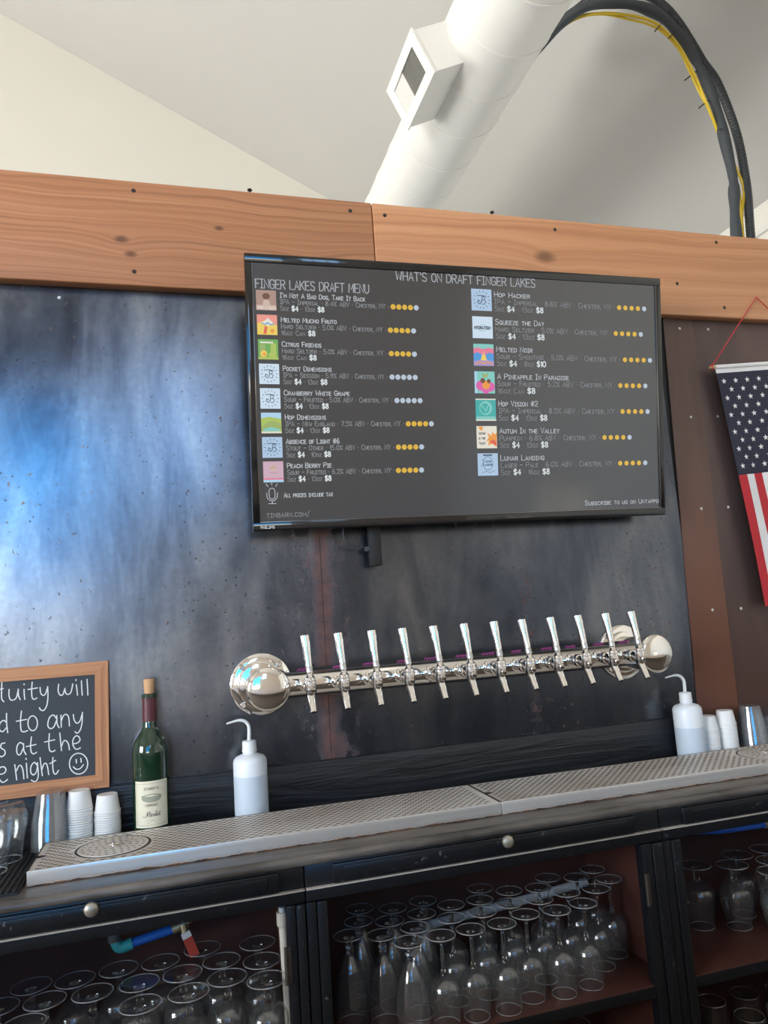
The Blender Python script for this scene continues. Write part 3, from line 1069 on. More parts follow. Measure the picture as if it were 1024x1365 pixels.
# ================================================================== TAP RAIL AND FAUCETS
RZ, RY_, RR = z(-.132), -.097, .0272
XA, XB = .176, 1.100
rail = thing('tap_rail', 'polished chrome draft-beer rail fixed to the steel wall', 'tap rail', (.638, 0, RZ))
ro = Vector(rail.location)
bm = bmesh.new()
lathe(bm, [(RR, 0), (RR, XB - XA - .06)], 40, mtx=to_axis(Vector((XA + .03, RY_, RZ)) - ro, (1, 0, 0)))
obj('rail_tube', bm, M['chrome'], rail)
for X in (XA, XB):
    bm = bmesh.new()
    lathe(bm, [(.0, .0005), (.068, .0005), (.068, .006), (.064, .009), (.052, .010), (.050, .016), (.0452, .018), (0, .018)], 56, mtx=to_axis(Vector((X, 0, RZ)) - ro, (0, -1, 0)))
    fl = obj('wall_flange', bm, M['chrome'], rail)
    for k in range(4):
        an = math.radians(45 + 90 * k)
        bm = bmesh.new()
        lathe(bm, [(0, .004), (.002, .004), (.0022, .0055), (.005, .0055), (.0062, .004), (.0066, 0), (0, 0)], 18, mtx=to_axis(Vector((X + .0588 * math.cos(an), -.0092, RZ + .0588 * math.sin(an))) - ro, (0, -1, 0)))
        obj('bolt', bm, M['chrome'], fl)
    bm = bmesh.new()
    lathe(bm, [(.0405, .016), (.0405, .140), (0, .140)], 48, mtx=to_axis(Vector((X, 0, RZ)) - ro, (0, -1, 0)))
    obj('arm', bm, M['chrome'], rail)
    bm = bmesh.new()
    lathe(bm, [(0, .1575), (.014, .1571), (.027, .1556), (.037, .1531), (.0425, .1505), (.0450, .147), (.0450, .138), (.041, .137)], 56, mtx=to_axis(Vector((X, 0, RZ)) - ro, (0, -1, 0)))
    obj('end_cap', bm, M['chrome'], rail)
# dark strip with pink felt-pen scribbles lying along the top of the rail
bm = bmesh.new()
SY = -.088
box(bm, (.232 - ro.x, SY, RR - .004), (1.062 - ro.x, SY + .0012, RR + .0058))


def s3(a, b):
    return Vector((a - ro.x, SY - .0006, b))


rng = random.Random(3)
for i in range(12):
    cx = .235 + .0717 * i + .028 + rng.uniform(-.006, .006)
    wob = rng.uniform(.012, .017)
    pts = [(cx - wob + 2 * wob * k / 9, RR + .0008 + (.0042 if k % 2 else .0) + rng.uniform(-.0008, .0008)) for k in range(10)]
    ribbon(bm, pts, .0016, s3, 1)
    ribbon(bm, [(cx - wob * .7, RR + .0035), (cx + wob * .8, RR + .0042)], .0012, s3, 1)
obj('label_strip', bm, [M['hole_dark'], M['pink']], rail, recalc=False)

ORD = ['first', 'second', 'third', 'fourth', 'fifth', 'sixth', 'seventh', 'eighth', 'ninth', 'tenth', 'eleventh', 'twelfth']


def faucet(i):
    x = .2550 + .06975 * i
    t = thing('beer_faucet', 'chrome beer faucet on the rail, %s from the wine-bottle end' % ORD[i], 'beer faucet', (x, RY_, RZ), 'chrome beer faucets')
    fy = -.098      # handle axis in front of the rail axis
    bm = bmesh.new()
    lathe(bm, [(.0, .0280), (.0145, .0280), (.0145, .0330), (.0120, .0355), (.0098, .0365), (.0098, .050), (.0118, .0508), (.0118, .0545), (.0098, .0553), (.0098, .060), (.0138, .0612), (.0145, .0640), (.0145, .0730), (.0125, .0755), (0, .0755)], 28, mtx=to_axis((0, 0, .002), (0, -1, 0)))
    obj('shank', bm, M['chrome'], t)
    bm = bmesh.new()
    # barrel with its rounded front shield
    lathe(bm, [(0, -.017), (.006, -.0163), (.0098, -.0115), (.0112, -.004), (.0112, .006), (.0088, .009), (0, .009)], 24, mtx=Matrix.Translation((0, fy, 0)))
    lathe(bm, [(0, .0125), (.0050, .0123), (.0064, .0108), (.0070, .0080), (.0072, 0), (0, 0)], 20, mtx=to_axis((0, fy - .003, -.003), (0, -1, -.05)))
    obj('body', bm, M['chrome'], t)
    bm = bmesh.new()
    path = smooth_path([(0, fy + .022, .002), (0, fy + .012, -.003), (.0003, fy + .001, -.017), (.0005, fy - .010, -.034), (.0008, fy - .0175, -.0475)], 6)
    rr = np.interp(np.linspace(0, 1, len(path)), [0, .3, .6, .9, 1], [.0105, .0096, .0076, .0064, .0068])
    tube(bm, path, list(rr), 18, cap=False)
    tube(bm, [Vector(path[-1]), Vector(path[-1]) + Vector((0, .003, .006))], [.0068, .004], 18, mat=1)
    obj('spout', bm, [M['chrome'], M['hole_dark']], t)
    bm = bmesh.new()
    lathe(bm, [(.0088, .007), (.0112, .0085), (.0112, .0125), (.0094, .0135), (.0104, .0148), (.0104, .0195), (.0078, .0215), (.0062, .0245), (.0050, .026), (.0050, .031), (0, .031)], 24, mtx=Matrix.Translation((0, fy, 0)))
    obj('bonnet', bm, M['chrome'], t)
    tilt = (Vector((-.0040 + rng.uniform(-.002, .002), .012, .075))).normalized()
    bm = bmesh.new()
    mt = to_axis((0, fy, .0275), tilt)
    lathe(bm, [(0, 0), (.0056, 0), (.0064, .003), (.0064, .015), (.0070, .0155), (.0072, .018), (.0083, .045), (.0098, .0750), (.0096, .0770), (.0083, .0782), (0, .0785)], 24, mtx=mt)
    h = obj('handle', bm, M['chrome'], t)
    bm = bmesh.new()
    lathe(bm, [(.0067, .003), (.0067, .0135), (.0063, .0142), (.0062, .003)], 24, mtx=mt, closed=True)
    obj('ferrule', bm, M['stainless'], h)


for i in range(12):
    faucet(i)

# ================================================================== TELEVISION
TL, TR = at(323, 337, -.178), at(879, 370, -.178)
BL, BR = at(340, 708, -.08), at(890, 687, -.08)
tvc = (TL + TR + BL + BR) / 4
tu = ((TR - TL) + (BR - BL)).normalized()
tv_ = ((TL - BL) + (TR - BR))
tv_ = (tv_ - tu * tv_.dot(tu)).normalized()
tn = tu.cross(tv_)                 # towards the room
TW = ((TR - TL).length + (BR - BL).length) / 2
TH = ((TL - BL).length + (TR - BR).length) / 2
tvm = Matrix((tu, tv_, tn)).transposed().to_4x4()
tvm.translation = tvc
tv = thing('television', 'wall-hung flat television showing the draft beer menu', 'television')
tv.matrix_world = tvm
BZ = .0195


def tuv(px, py):
    """photo pixel -> television face coordinates"""
    d = ray(px, py)
    o = Vector((0, -DW, EYE))
    s = (tvc - o).dot(tn) / d.dot(tn)
    q = o + d * s - tvc
    return np.array((q.dot(tu), q.dot(tv_)))


W2, H2 = TW / 2, TH / 2
bm = bmesh.new()
box(bm, (-W2 + .01, -H2 + .01, -.038), (W2 - .01, H2 - .01, -.012), .006)
box(bm, (-W2 + .16, -H2 + .05, -.058), (W2 - .16, H2 - .10, -.037), .008)
obj('back_shell', bm, M['tv_back'], tv)
bm = bmesh.new()
for a, b in (((-W2, H2 - BZ, -.014), (W2, H2, 0)), ((-W2, -H2, -.014), (W2, -H2 + BZ, 0)), ((-W2, -H2 + BZ, -.014), (-W2 + BZ * .8, H2 - BZ, 0)), ((W2 - BZ * .8, -H2 + BZ, -.014), (W2, H2 - BZ, 0))):
    box(bm, a, b, .0022)
bez = obj('bezel', bm, M['tv_plastic'], tv)
bm = bmesh.new()
for a, b in (((-W2 + BZ * .8 - .0005, -H2 + BZ - .0005, -.003), (W2 - BZ * .8 + .0005, -H2 + BZ + .0012, .0006)), ((-W2 + BZ * .8 - .0005, -H2 + BZ, -.003), (-W2 + BZ * .8 + .0010, H2 - BZ, .0006)), ((W2 - BZ * .8 - .0010, -H2 + BZ, -.003), (W2 - BZ * .8 + .0005, H2 - BZ, .0006))):
    box(bm, a, b, .0003)
obj('inner_bevel', bm, M['tv_bevel'], bez)


def f3(a, b):
    return Vector((a, b, .0006))


bm = bmesh.new()
p = tuv(349, 704)
write(bm, 'PHILIPS', p[0] - .002, -H2 + .006, .030, .0055, .0011, f3)
obj('maker_mark', bm, M['white_mark'], bez, smooth=False, recalc=False)
bm = bmesh.new()
box(bm, (-W2 + BZ * .8, -H2 + BZ, -.012), (W2 - BZ * .8, H2 - BZ, -.0035))
scr = obj('screen', bm, M['screen'], tv, angle=20)


def p3(a, b):
    return Vector((a, b, -.0028))


def p3b(a, b):
    return Vector((a, b, -.0024))


bm = bmesh.new()
HEADM, NAMEM, GREYM, BOLDM, GOLDM, DOTM = range(6)
PXM = (tuv(600, 520)[0] - tuv(500, 520)[0]) / 100     # metres per photo pixel, mid screen


def line(s, p0, p1x, cap_px, w, mat):
    a = tuv(*p0)
    slope = 0
    bx = tuv(p1x, p0[1])[0]
    write(bm, s, a[0], a[1], bx - a[0], cap_px * PXM, w, p3, mat)


line('FINGER LAKES DRAFT MENU', (341, 383), 492, 10.5, .0024, HEADM)
line("WHAT'S ON DRAFT FINGER LAKES", (528.5, 372.5), 714, 10.5, .0024, HEADM)
LEFT = [("I'm Not A Bad Dog, Take It Back", 487, 'IPA - Imperial * 8.4% ABV * Chester, NY *', 518.5, '5oz ', '$4', ' * 13oz ', '$8', 432, 524.5, 4),
        ('Melted Mucho Fruto', 449, 'Hard Seltzer * 5.0% ABV * Chester, NY *', 515, '16oz Can ', '$8', '', '', 420, 521, 4),
        ('Citrus Friends', 428.7, 'Hard Seltzer * 5.0% ABV * Chester, NY *', 516, '16oz Can ', '$8', '', '', 421.7, 522.2, 4),
        ('Pocket Dimensions', 442.5, 'IPA - Session * 5.9% ABV * Chester, NY *', 517, '5oz ', '$4', ' * 13oz ', '$8', 436, 523.3, 0),
        ('Cranberry White Grape', 466.5, 'Sour - Fruited * 5.0% ABV * Chester, NY *', 523, '5oz ', '$4', ' * 13oz ', '$8', 437.8, 529.8, 0),
        ('Hop Dimensions', 434.9, 'IPA - New England * 7.5% ABV * Chester, NY *', 539, '5oz ', '$4', ' * 13oz ', '$8', 439, 545, 4),
        ('Absence of Light #6', 453, 'Stout - Other * 15.0% ABV * Chester, NY *', 526, '5oz ', '$4', ' * 10oz ', '$8', 441, 532, 4),
        ('Peach Berry Pie', 442.5, 'Sour - Fruited * 6.2% ABV * Chester, NY *', 526.5, '5oz ', '$4', ' * 13oz ', '$8', 441.6, 532, 4)]
RIGHT = [('Hop Hacker', 707, 'IPA - Imperial * 8.6% ABV * Chester, NY *', 820, '5oz ', '$4', ' * 13oz ', '$8', 724.5, 826.2, 4),
         ('Squeeze the Day', 726, 'Hard Seltzer * 5.0% ABV * Chester, NY *', 815.5, '5oz ', '$4', ' * 13oz ', '$8', 726, 821.8, 4),
         ('Melted Noir', 710.7, 'Sour - Smoothie * 5.0% ABV * Chester, NY *', 828, '5oz ', '$4', ' * 8oz ', '$10', 728, 834, 4),
         ('A Pineapple In Paradise', 759, 'Sour - Fruited * 5.2% ABV * Chester, NY *', 822, '16oz Can ', '$8', '', '', 713.7, 828, 4),
         ('Hop Vision #2', 717.8, 'IPA - Imperial * 8.5% ABV * Chester, NY *', 825, '5oz ', '$4', ' * 13oz ', '$8', 729.8, 831, 4),
         ('Autum In the Valley', 746.5, 'Pumpkin * 6.8% ABV * Chester, NY *', 801, '5oz ', '$4', ' * 13oz ', '$8', 731, 807, 4),
         ('Lunar Landing', 726.6, 'Lager - Pale * 6.0% ABV * Chester, NY *', 822, '5oz ', '$4', ' * 16oz ', '$8', 733, 828, 4)]
thumbs = []
for items, tl0, br0, tl1, br1, in_px, dsp in ((LEFT, (341.1, 385.7), (368.9, 413.5), (350.8, 615.2), (378.6, 642.5), 4.8, 7.72), (RIGHT, (628.7, 384.2), (656.5, 414.4), (637.2, 604.4), (665.0, 633.7), 4.2, 8.35)):
    n = len(items)
    a0, a1, b0, b1 = tuv(*tl0), tuv(*tl1), tuv(*br0), tuv(*br1)
    for i, it in enumerate(items):
        k = i / (n - 1)
        tl = a0 + (a1 - a0) * k
        br = b0 + (b1 - b0) * k
        thumbs.append((items is RIGHT, i, tl, br))
        hgt = tl[1] - br[1]
        name, xn, det, xd, s1, p1, s2, p2, xs, xdot, gold = it
        yrow = tl0[1] + (tl1[1] - tl0[1]) * k
        sx = br[0] + in_px * PXM
        xr = lambda px: tuv(px, yrow + 14)[0]
        cap = hgt * .235
        write(bm, name, sx, tl[1] - hgt * .33, xr(xn) - sx, cap, .00155, p3, NAMEM)
        write(bm, det, sx, tl[1] - hgt * .655, xr(xd) - sx, cap * .98, .0014, p3, GREYM)
        # sizes with bold prices
        segs = [(s1, 0), (p1, 1), (s2, 0), (p2, 1)]
        tot = ''.join(s for s, _ in segs)
        _, tw = text_strokes(tot)
        sc_ = (xr(xs) - sx) / tw
        cx = sx
        for s, bold in segs:
            if not s:
                continue
            _, w1 = text_strokes(s)
            write(bm, s, cx, tl[1] - hgt * .985, w1 * sc_, cap * (1.05 if bold else .95), .0023 if bold else .00125, p3, BOLDM if bold else GREYM)
            cx += (w1 + 1.25) * sc_
        for d in range(5):
            dx = tuv(xdot + dsp * d, yrow + 20)[0]
            disc2(bm, (dx, tl[1] - hgt * .55), 3.35 * PXM, p3, GOLDM if d < gold else DOTM, 20)
line('All prices include tax', (379, 663), 444, 5.5, .0014, NAMEM)
line('tinbarn.com/', (356, 690), 413, 6.5, .0013, GREYM)
line('Subscribe to us on Untappd', (781, 673.5), 879, 6.0, .0013, NAMEM)
# microphone sign
mc = tuv(363, 658)
ribbon(bm, [(mc[0] + .0065 * math.cos(a), mc[1] + .010 * (1 if math.sin(a) > 0 else -1) * 0.55 + .0065 * math.sin(a)) for a in np.linspace(0, 2 * math.pi, 25)], .0014, p3, NAMEM)
ribbon(bm, [(mc[0] - .012, mc[1] + .002), (mc[0] - .011, mc[1] - .009), (mc[0] - .005, mc[1] - .0155), (mc[0] + .005, mc[1] - .0155), (mc[0] + .011, mc[1] - .009), (mc[0] + .012, mc[1] + .002)], .0014, p3, NAMEM)
ribbon(bm, [(mc[0], mc[1] - .0155), (mc[0], mc[1] - .022)], .0014, p3, NAMEM)
ribbon(bm, [(mc[0] - .008, mc[1] - .022), (mc[0] + .008, mc[1] - .022)], .0014, p3, NAMEM)
for dx, dy in ((-.011, .018), (0, .022), (.011, .018)):
    ribbon(bm, [(mc[0] + dx * .75, mc[1] + dy * .85), (mc[0] + dx * 1.15, mc[1] + dy * 1.2)], .0013, p3, NAMEM)
obj('menu_text', bm, [M['e_head'], M['e_white'], M['e_grey'], M['e_bold'], M['e_gold'], M['e_dot']], scr, smooth=False, recalc=False)

PAL = {'pale': (0.42, 0.58, 0.78), 'pale2': (0.62, 0.76, 0.90), 'ink': (0.03, 0.05, 0.09), 'tan': (0.42, 0.27, 0.22), 'tan2': (0.62, 0.46, 0.40), 'red': (0.75, 0.12, 0.08), 'coral': (0.85, 0.32, 0.26), 'yellow': (0.85, 0.62, 0.12), 'green': (0.16, 0.42, 0.10), 'lime': (0.42, 0.55, 0.12),
       'teal': (0.05, 0.42, 0.40), 'teal2': (0.22, 0.60, 0.55), 'pink': (0.80, 0.20, 0.32), 'blue': (0.08, 0.32, 0.72), 'violet': (0.38, 0.30, 0.58), 'orange': (0.85, 0.33, 0.05), 'cream': (0.80, 0.76, 0.66), 'rose': (0.62, 0.42, 0.52), 'magenta': (0.72, 0.12, 0.42), 'brown': (0.16, 0.07, 0.04), 'sky': (0.42, 0.66, 0.85), 'olive': (0.34, 0.44, 0.14)}
EM = {k: emis('thumbnail_' + k, v, 0.85) for k, v in PAL.items()}


def thumb(right, i, tl, br):
    bm = bmesh.new()
    names = []

    def m(n):
        if n not in names:
            names.append(n)
        return names.index(n)
    w, h = br[0] - tl[0], tl[1] - br[1]
    lay = [0]

    def T(a, b):
        return Vector((tl[0] + a * w, br[1] + b * h, -.0028 + .0001 * lay[0]))

    def bgc(n, x0=0, y0=0, x1=1, y1=1):
        quad2(bm, x0, y0, x1, y1, T, m(n))
        lay[0] += 1

    def dot(n, x, y, r):
        disc2(bm, (x, y), r, T, m(n), 12)
        lay[0] += 1

    def pl(n, pts):
        poly2(bm, pts, T, m(n))
        lay[0] += 1

    def rib(n, pts, wd):
        ribbon(bm, pts, wd, T, m(n))
        lay[0] += 1

    def emblem(bgn):
        bgc(bgn)
        for k in range(14):
            an = 2 * math.pi * k / 14
            if k in (1, 2):
                pass
            rib('ink', [(.5 + .36 * math.cos(an), .5 + .36 * math.sin(an)), (.5 + .41 * math.cos(an), .5 + .41 * math.sin(an))], .03)
        rib('ink', [(.27, .68), (.45, .70), (.72, .66)], .035)
        rib('ink', [(.52, .68), (.50, .40), (.40, .30), (.28, .38), (.32, .48), (.42, .42)], .035)
        rib('ink', [(.56, .66), (.66, .60), (.62, .50), (.54, .49)], .03)
        rib('ink', [(.60, .50), (.70, .42), (.64, .30), (.52, .30)], .03)
    if not right:
        if i == 0:
            bgc('tan2'); bgc('tan', 0, .25, 1, 1); pl('brown', [(.38, .55), (.62, .55), (.70, .72), (.60, .85), (.40, .85), (.30, .72)]); pl('tan2', [(.30, .25), (.72, .25), (.62, .52), (.38, .52)])
            write(bm, 'TAKE IT BACK', .06, .07, .88, .10, .018, T, m('cream'))
        elif i == 1:
            bgc('yellow'); pl('coral', [(0, .55), (0, 1), (1, 1), (1, .45), (.6, .75), (.35, .7)]); pl('cream', [(.2, .55), (.55, .85), (.8, .6), (.6, .45)]); pl('red', [(.3, .05), (.45, .05), (.5, .4), (.38, .45)]); dot('orange', .75, .2, .1)
            rib('blue', [(.25, .58), (.4, .5), (.5, .6), (.7, .5), (.85, .56)], .05)
        elif i == 2:
            bgc('green'); bgc('lime', 0, 0, 1, .12); bgc('olive', .1, .12, .35, .75); bgc('lime', .62, .1, .9, .8); bgc('cream', .1, .8, .75, .88); dot('yellow', .27, .28, .17); dot('lime', .62, .22, .12); dot('orange', .30, .25, .08)
        elif i in (3, 4, 6):
            emblem('pale2' if i != 6 else 'pale')
        elif i == 5:
            bgc('lime'); pl('sky', [(0, .72), (.4, .8), (1, .7), (1, 1), (0, 1)]); pl('olive', [(0, .3), (.3, .55), (.7, .6), (1, .45), (1, .2), (0, .1)]); bgc('cream', 0, 0, 1, .08); pl('teal2', [(.1, .2), (.5, .3), (.9, .2), (.9, .1), (.1, .1)])
        else:
            bgc('rose'); bgc('pink', 0, .12, 1, .20); bgc('sky', 0, 0, 1, .12); dot('tan2', .5, .68, .17); rib('tan', [(.38, .66), (.5, .74), (.62, .66)], .03); rib('tan', [(.36, .45), (.64, .45)], .03)
    else:
        if i == 0:
            emblem('pale')
        elif i == 1:
            bgc('pale2'); write(bm, 'HYDRATION', .10, .42, .80, .13, .035, T, m('ink')); rib('teal', [(.4, .62), (.6, .62)], .02); rib('teal', [(.35, .34), (.65, .34)], .02)
        elif i == 2:
            bgc('blue'); bgc('teal2', 0, .78, 1, 1); pl('pink', [(0, .55), (.2, .62), (.5, .5), (.8, .62), (1, .55), (1, .78), (.75, .84), (.5, .76), (.2, .84), (0, .78)]); pl('violet', [(0, 0), (1, 0), (1, .22), (.5, .3), (0, .22)]); pl('yellow', [(.35, .25), (.65, .25), (.58, .5), (.42, .5)]); pl('coral', [(.4, .5), (.6, .5), (.5, .72)]); rib('orange', [(.1, .08), (.3, .18), (.5, .1), (.7, .18), (.9, .08)], .05)
        elif i == 3:
            bgc('teal2'); bgc('sky', 0, 0, .12, 1); dot('magenta', .3, .35, .24); dot('magenta', .78, .3, .22); dot('magenta', .55, .18, .2); dot('orange', .56, .38, .2); dot('brown', .40, .58, .12); dot('brown', .70, .56, .1); pl('olive', [(.42, .72), (.62, .72), (.7, .95), (.52, .85), (.35, .95)])
        elif i == 4:
            bgc('teal2'); bgc('teal', 0, .08, 1, .95); dot('teal2', .5, .58, .32); dot('teal', .46, .56, .24); rib('teal2', [(.3, .7), (.5, .45), (.65, .75)], .05); bgc('teal2', .02, .08, .98, .2); bgc('cream', 0, .95, 1, 1); bgc('cream', 0, 0, 1, .06)
        elif i == 5:
            bgc('cream')
            pl('orange', [(.45, .30), (.60, .35), (.55, .12), (.75, .2), (.98, .05), (1, .7), (.88, .62), (.78, .75), (.72, .55), (.52, .72), (.6, .5)])
            pl('red', [(.62, .3), (.8, .2), (.98, .1), (.98, .3), (.8, .4)])
            pl('orange', [(.08, .98), (.32, .98), (.28, .78), (.16, .84)])
            for k, (s, yy) in enumerate((('Autum', .62), ('in the', .40), ('Valley', .18))):
                write(bm, s, .10, yy, .32, .12, .022, T, m('ink'))
        else:
            bgc('pale')
            rib('ink', [(.5 + .24 * math.cos(a), .55 + .30 * math.sin(a)) for a in np.linspace(0, 6.283, 24)], .02)
            rib('ink', [(.30, .92), (.70, .92)], .06)
            write(bm, 'Lunar', .36, .60, .30, .10, .02, T, m('ink'))
            write(bm, 'Landing', .28, .45, .44, .10, .02, T, m('ink'))
            rib('ink', [(.15, .40), (.28, .58), (.24, .75)], .015)
            rib('ink', [(.2, .12), (.4, .2), (.6, .14), (.85, .22)], .015)
    obj('menu_thumbnail', bm, [EM[n] for n in names], scr, smooth=False, recalc=False)


for th in thumbs:
    thumb(*th)
# wall bracket
tvi = tvm.inverted()
bm = bmesh.new()
for sx in (-.16, .16):
    p0 = tvi @ (tvc + tu * sx + Vector((0, .05, .05)))
    box(bm, (sx - .015, -.18, -.064), (sx + .015, .16, -.0585), .002)
pw = tvi @ Vector((tvc.x, -.004, tvc.z + .02))
tube(bm, [(0, .02, -.058), tuple(pw)], .022, 12)
obj('wall_bracket', bm, M['tv_back'], tv)

# streaming box hanging below the television, with its lead
b0, b1 = at(488, 706, -.035), at(511, 754, -.035)
mb = thing('media_box', 'small black media box hanging under the television', 'media box', ((b0.x + b1.x) / 2, -.036, b1.z))
bm = bmesh.new()
hh = b0.z - b1.z + .03
box(bm, (-.014, -.010, 0), (.014, .010, hh), .002)
obj('casing', bm, M['tv_back'], mb)
bm = bmesh.new()
box(bm, (-.024, -.006, .035), (-.013, .006, .046), .001)
c0 = Vector(mb.location)
tube(bm, [Vector(p) for p in smooth_path([tuple(at(457, 700, -.045) - c0), tuple(at(459, 718, -.045) - c0), tuple(at(468, 727, -.042) - c0), tuple(at(484, 729, -.036) - c0)], 6)], .0022, 8)
obj('lead', bm, M['foam'], mb)

# ================================================================== CHALKBOARD
CBX, CBZ0, CBZ1 = -.1435, z(-.3085), z(-.054)
CX0 = -.64
lean = math.atan2(.016, CBZ1 - CBZ0)
cb = thing('chalkboard', 'wood-framed chalkboard with handwritten gratuity notice leaning on the steel wall', 'chalkboard', (0, -.0205, CBZ0), rot=(-lean, 0, 0))
Hc = math.hypot(CBZ1 - CBZ0, .016)
FW = .0265
bm = bmesh.new()
for pts in (((CX0, 0), (CBX, 0), (CBX - FW, FW), (CX0 + FW, FW)), ((CX0, Hc), (CBX, Hc), (CBX - FW, Hc - FW), (CX0 + FW, Hc - FW))):
    a = [bm.verts.new((x, -.006, q)) for x, q in pts]
    b = [bm.verts.new((x, .006, q)) for x, q in pts]
    bm.faces.new(a)
    bm.faces.new(b)
    for i in range(4):
        bm.faces.new((a[i], a[(i + 1) % 4], b[(i + 1) % 4], b[i]))
fr = obj('frame', bm, M['frame_wood'], cb, smooth=False)
for X, s in ((CBX, -1), (CX0, 1)):
    bm = bmesh.new()
    # built along local X so that the grain runs with the stick, then stood upright
    pts = ((0, 0), (Hc, 0), (Hc - FW, FW), (FW, FW))
    a = [bm.verts.new((x, -.006, q)) for x, q in pts]
    b = [bm.verts.new((x, .006, q)) for x, q in pts]
    bm.faces.new(a)
    bm.faces.new(b)
    for i in range(4):
        bm.faces.new((a[i], a[(i + 1) % 4], b[(i + 1) % 4], b[i]))
    o = obj('frame_upright', bm, M['frame_wood'], cb, smooth=False)
    if s < 0:
        o.matrix_local = Matrix(((0, 0, -1, X), (0, 1, 0, 0), (1, 0, 0, 0), (0, 0, 0, 1)))
    else:
        o.matrix_local = Matrix(((0, 0, 1, X), (0, 1, 0, 0), (1, 0, 0, 0), (0, 0, 0, 1)))
bm = bmesh.new()
box(bm, (CX0 + .004, -.0028, .004), (CBX - .004, .004, Hc - .004))
sl = obj('slate', bm, M['slate'], cb, angle=20)
CBM = Matrix.Translation((0, -.0205, CBZ0)) @ Matrix.Rotation(-lean, 4, 'X')
CBI = CBM.inverted()
cbn = CBM.to_3x3() @ Vector((0, -1, 0))
cbo = CBM @ Vector((0, -.003, 0))


def cuv(px, py):
    d = ray(px, py)
    o = Vector((0, -DW, EYE))
    s = (cbo - o).dot(cbn) / d.dot(cbn)
    q = CBI @ (o + d * s)
    return (q.x, q.z)


def c3(a, b):
    return Vector((a, -.0032, b))


def arc(cx, cy, rx, ry, a0, a1, n=18):
    return [(cx + rx * math.cos(math.radians(a0 + (a1 - a0) * k / n)), cy + ry * math.sin(math.radians(a0 + (a1 - a0) * k / n))) for k in range(n + 1)]


CH = [
    # tuity will
    [(11, 205), (9, 260), (10, 305), (22, 322)], [(-12, 254), (18, 247)],
    [(52, 252), (51, 285), (58, 308), (72, 313), (92, 300), (103, 258)], [(104, 250), (105, 285), (115, 310)],
    [(137, 252), (138, 280), (141, 308)], [(137, 220), (137.5, 225)],
    [(183, 210), (180, 260), (183, 298), (195, 308), (210, 300)], [(160, 252), (213, 243)],
    [(228, 240), (231, 270), (243, 285), (258, 278), (270, 242)], [(271, 236), (273, 290), (267, 340), (250, 370), (232, 368), (224, 356)],
    [(334, 222), (331, 260), (342, 284), (358, 280), (369, 245)], [(369, 245), (374, 272), (388, 280), (404, 266), (414, 221)],
    [(434, 225), (438, 255), (441, 284)], [(432, 196), (432.5, 201)], [(463, 203), (465, 245), (468, 284)], [(495, 194), (498, 240), (500, 284)],
    # d to any
    [(38, 440), (20, 428), (0, 445), (-4, 478), (15, 492), (36, 470)], [(37, 388), (38, 445), (44, 498)],
    [(122, 375), (117, 430), (120, 482), (135, 493), (157, 486)], [(93, 433), (152, 422)],
    arc(186, 444, 27, 42, -80, 280), [(322, 418), (303, 397), (280, 415), (272, 455), (285, 474), (305, 466), (321, 430)], [(323, 400), (325, 445), (336, 470)],
    [(347, 398), (348, 435), (349, 466)], [(349, 430), (362, 400), (378, 394), (391, 412), (395, 460)],
    [(417, 394), (422, 425), (437, 444), (455, 430), (468, 390)], [(469, 382), (467, 440), (457, 480), (440, 501), (427, 492)],
    # s at the
    [(28, 556), (8, 562), (6, 584), (26, 598), (28, 620), (10, 634), (-6, 628)],
    [(130, 562), (112, 554), (96, 580), (98, 616), (115, 622), (133, 585)], [(134, 560), (136, 598), (148, 622)],
    [(179, 522), (174, 570), (178, 608), (192, 618), (208, 609)], [(150, 577), (204, 565)],
    [(281, 503), (278, 555), (282, 596), (297, 606), (313, 598)], [(254, 551), (311, 538)],
    [(340, 500), (345, 550), (350, 600)], [(350, 575), (362, 546), (378, 545), (390, 565), (395, 595)],
    [(414, 562), (440, 556), (455, 540), (448, 520), (430, 517), (415, 540), (417, 572), (434, 592), (458, 584)],
    # e night
    [(-8, 735), (20, 730), (34, 712), (26, 694), (5, 694), (-10, 715), (-8, 750), (10, 778), (28, 776), (42, 764)],
    [(84, 680), (90, 725), (95, 766)], [(93, 715), (108, 686), (122, 688), (131, 715), (136, 760)],
    [(150, 672), (153, 715), (156, 755)], [(148, 644), (148.5, 649)],
    [(211, 682), (195, 667), (177, 688), (175, 722), (190, 738), (207, 720), (213, 690)], [(213, 668), (218, 725), (214, 760), (198, 776), (178, 768)],
    [(228, 640), (234, 690), (241, 742)], [(239, 706), (250, 676), (264, 674), (272, 700), (277, 736)],
    [(301, 638), (300, 685), (305, 724), (318, 733), (333, 712)], [(283, 674), (317, 655)],
    arc(447, 674, 52, 59, -95, 270, 40), [(433, 650), (435, 670)], [(460, 644), (462, 665)], [(417, 692), (433, 705), (455, 702), (475, 680)],
]
bm = bmesh.new()
for st in CH:
    pts = [cuv(x / 4.2667, 860 + y / 4.2667) for x, y in st]
    ribbon(bm, smooth_path(pts, 5), .0021, c3)
# the words continue towards the other end of the board
obj('chalk_writing', bm, M['chalk'], sl, smooth=False, recalc=False)

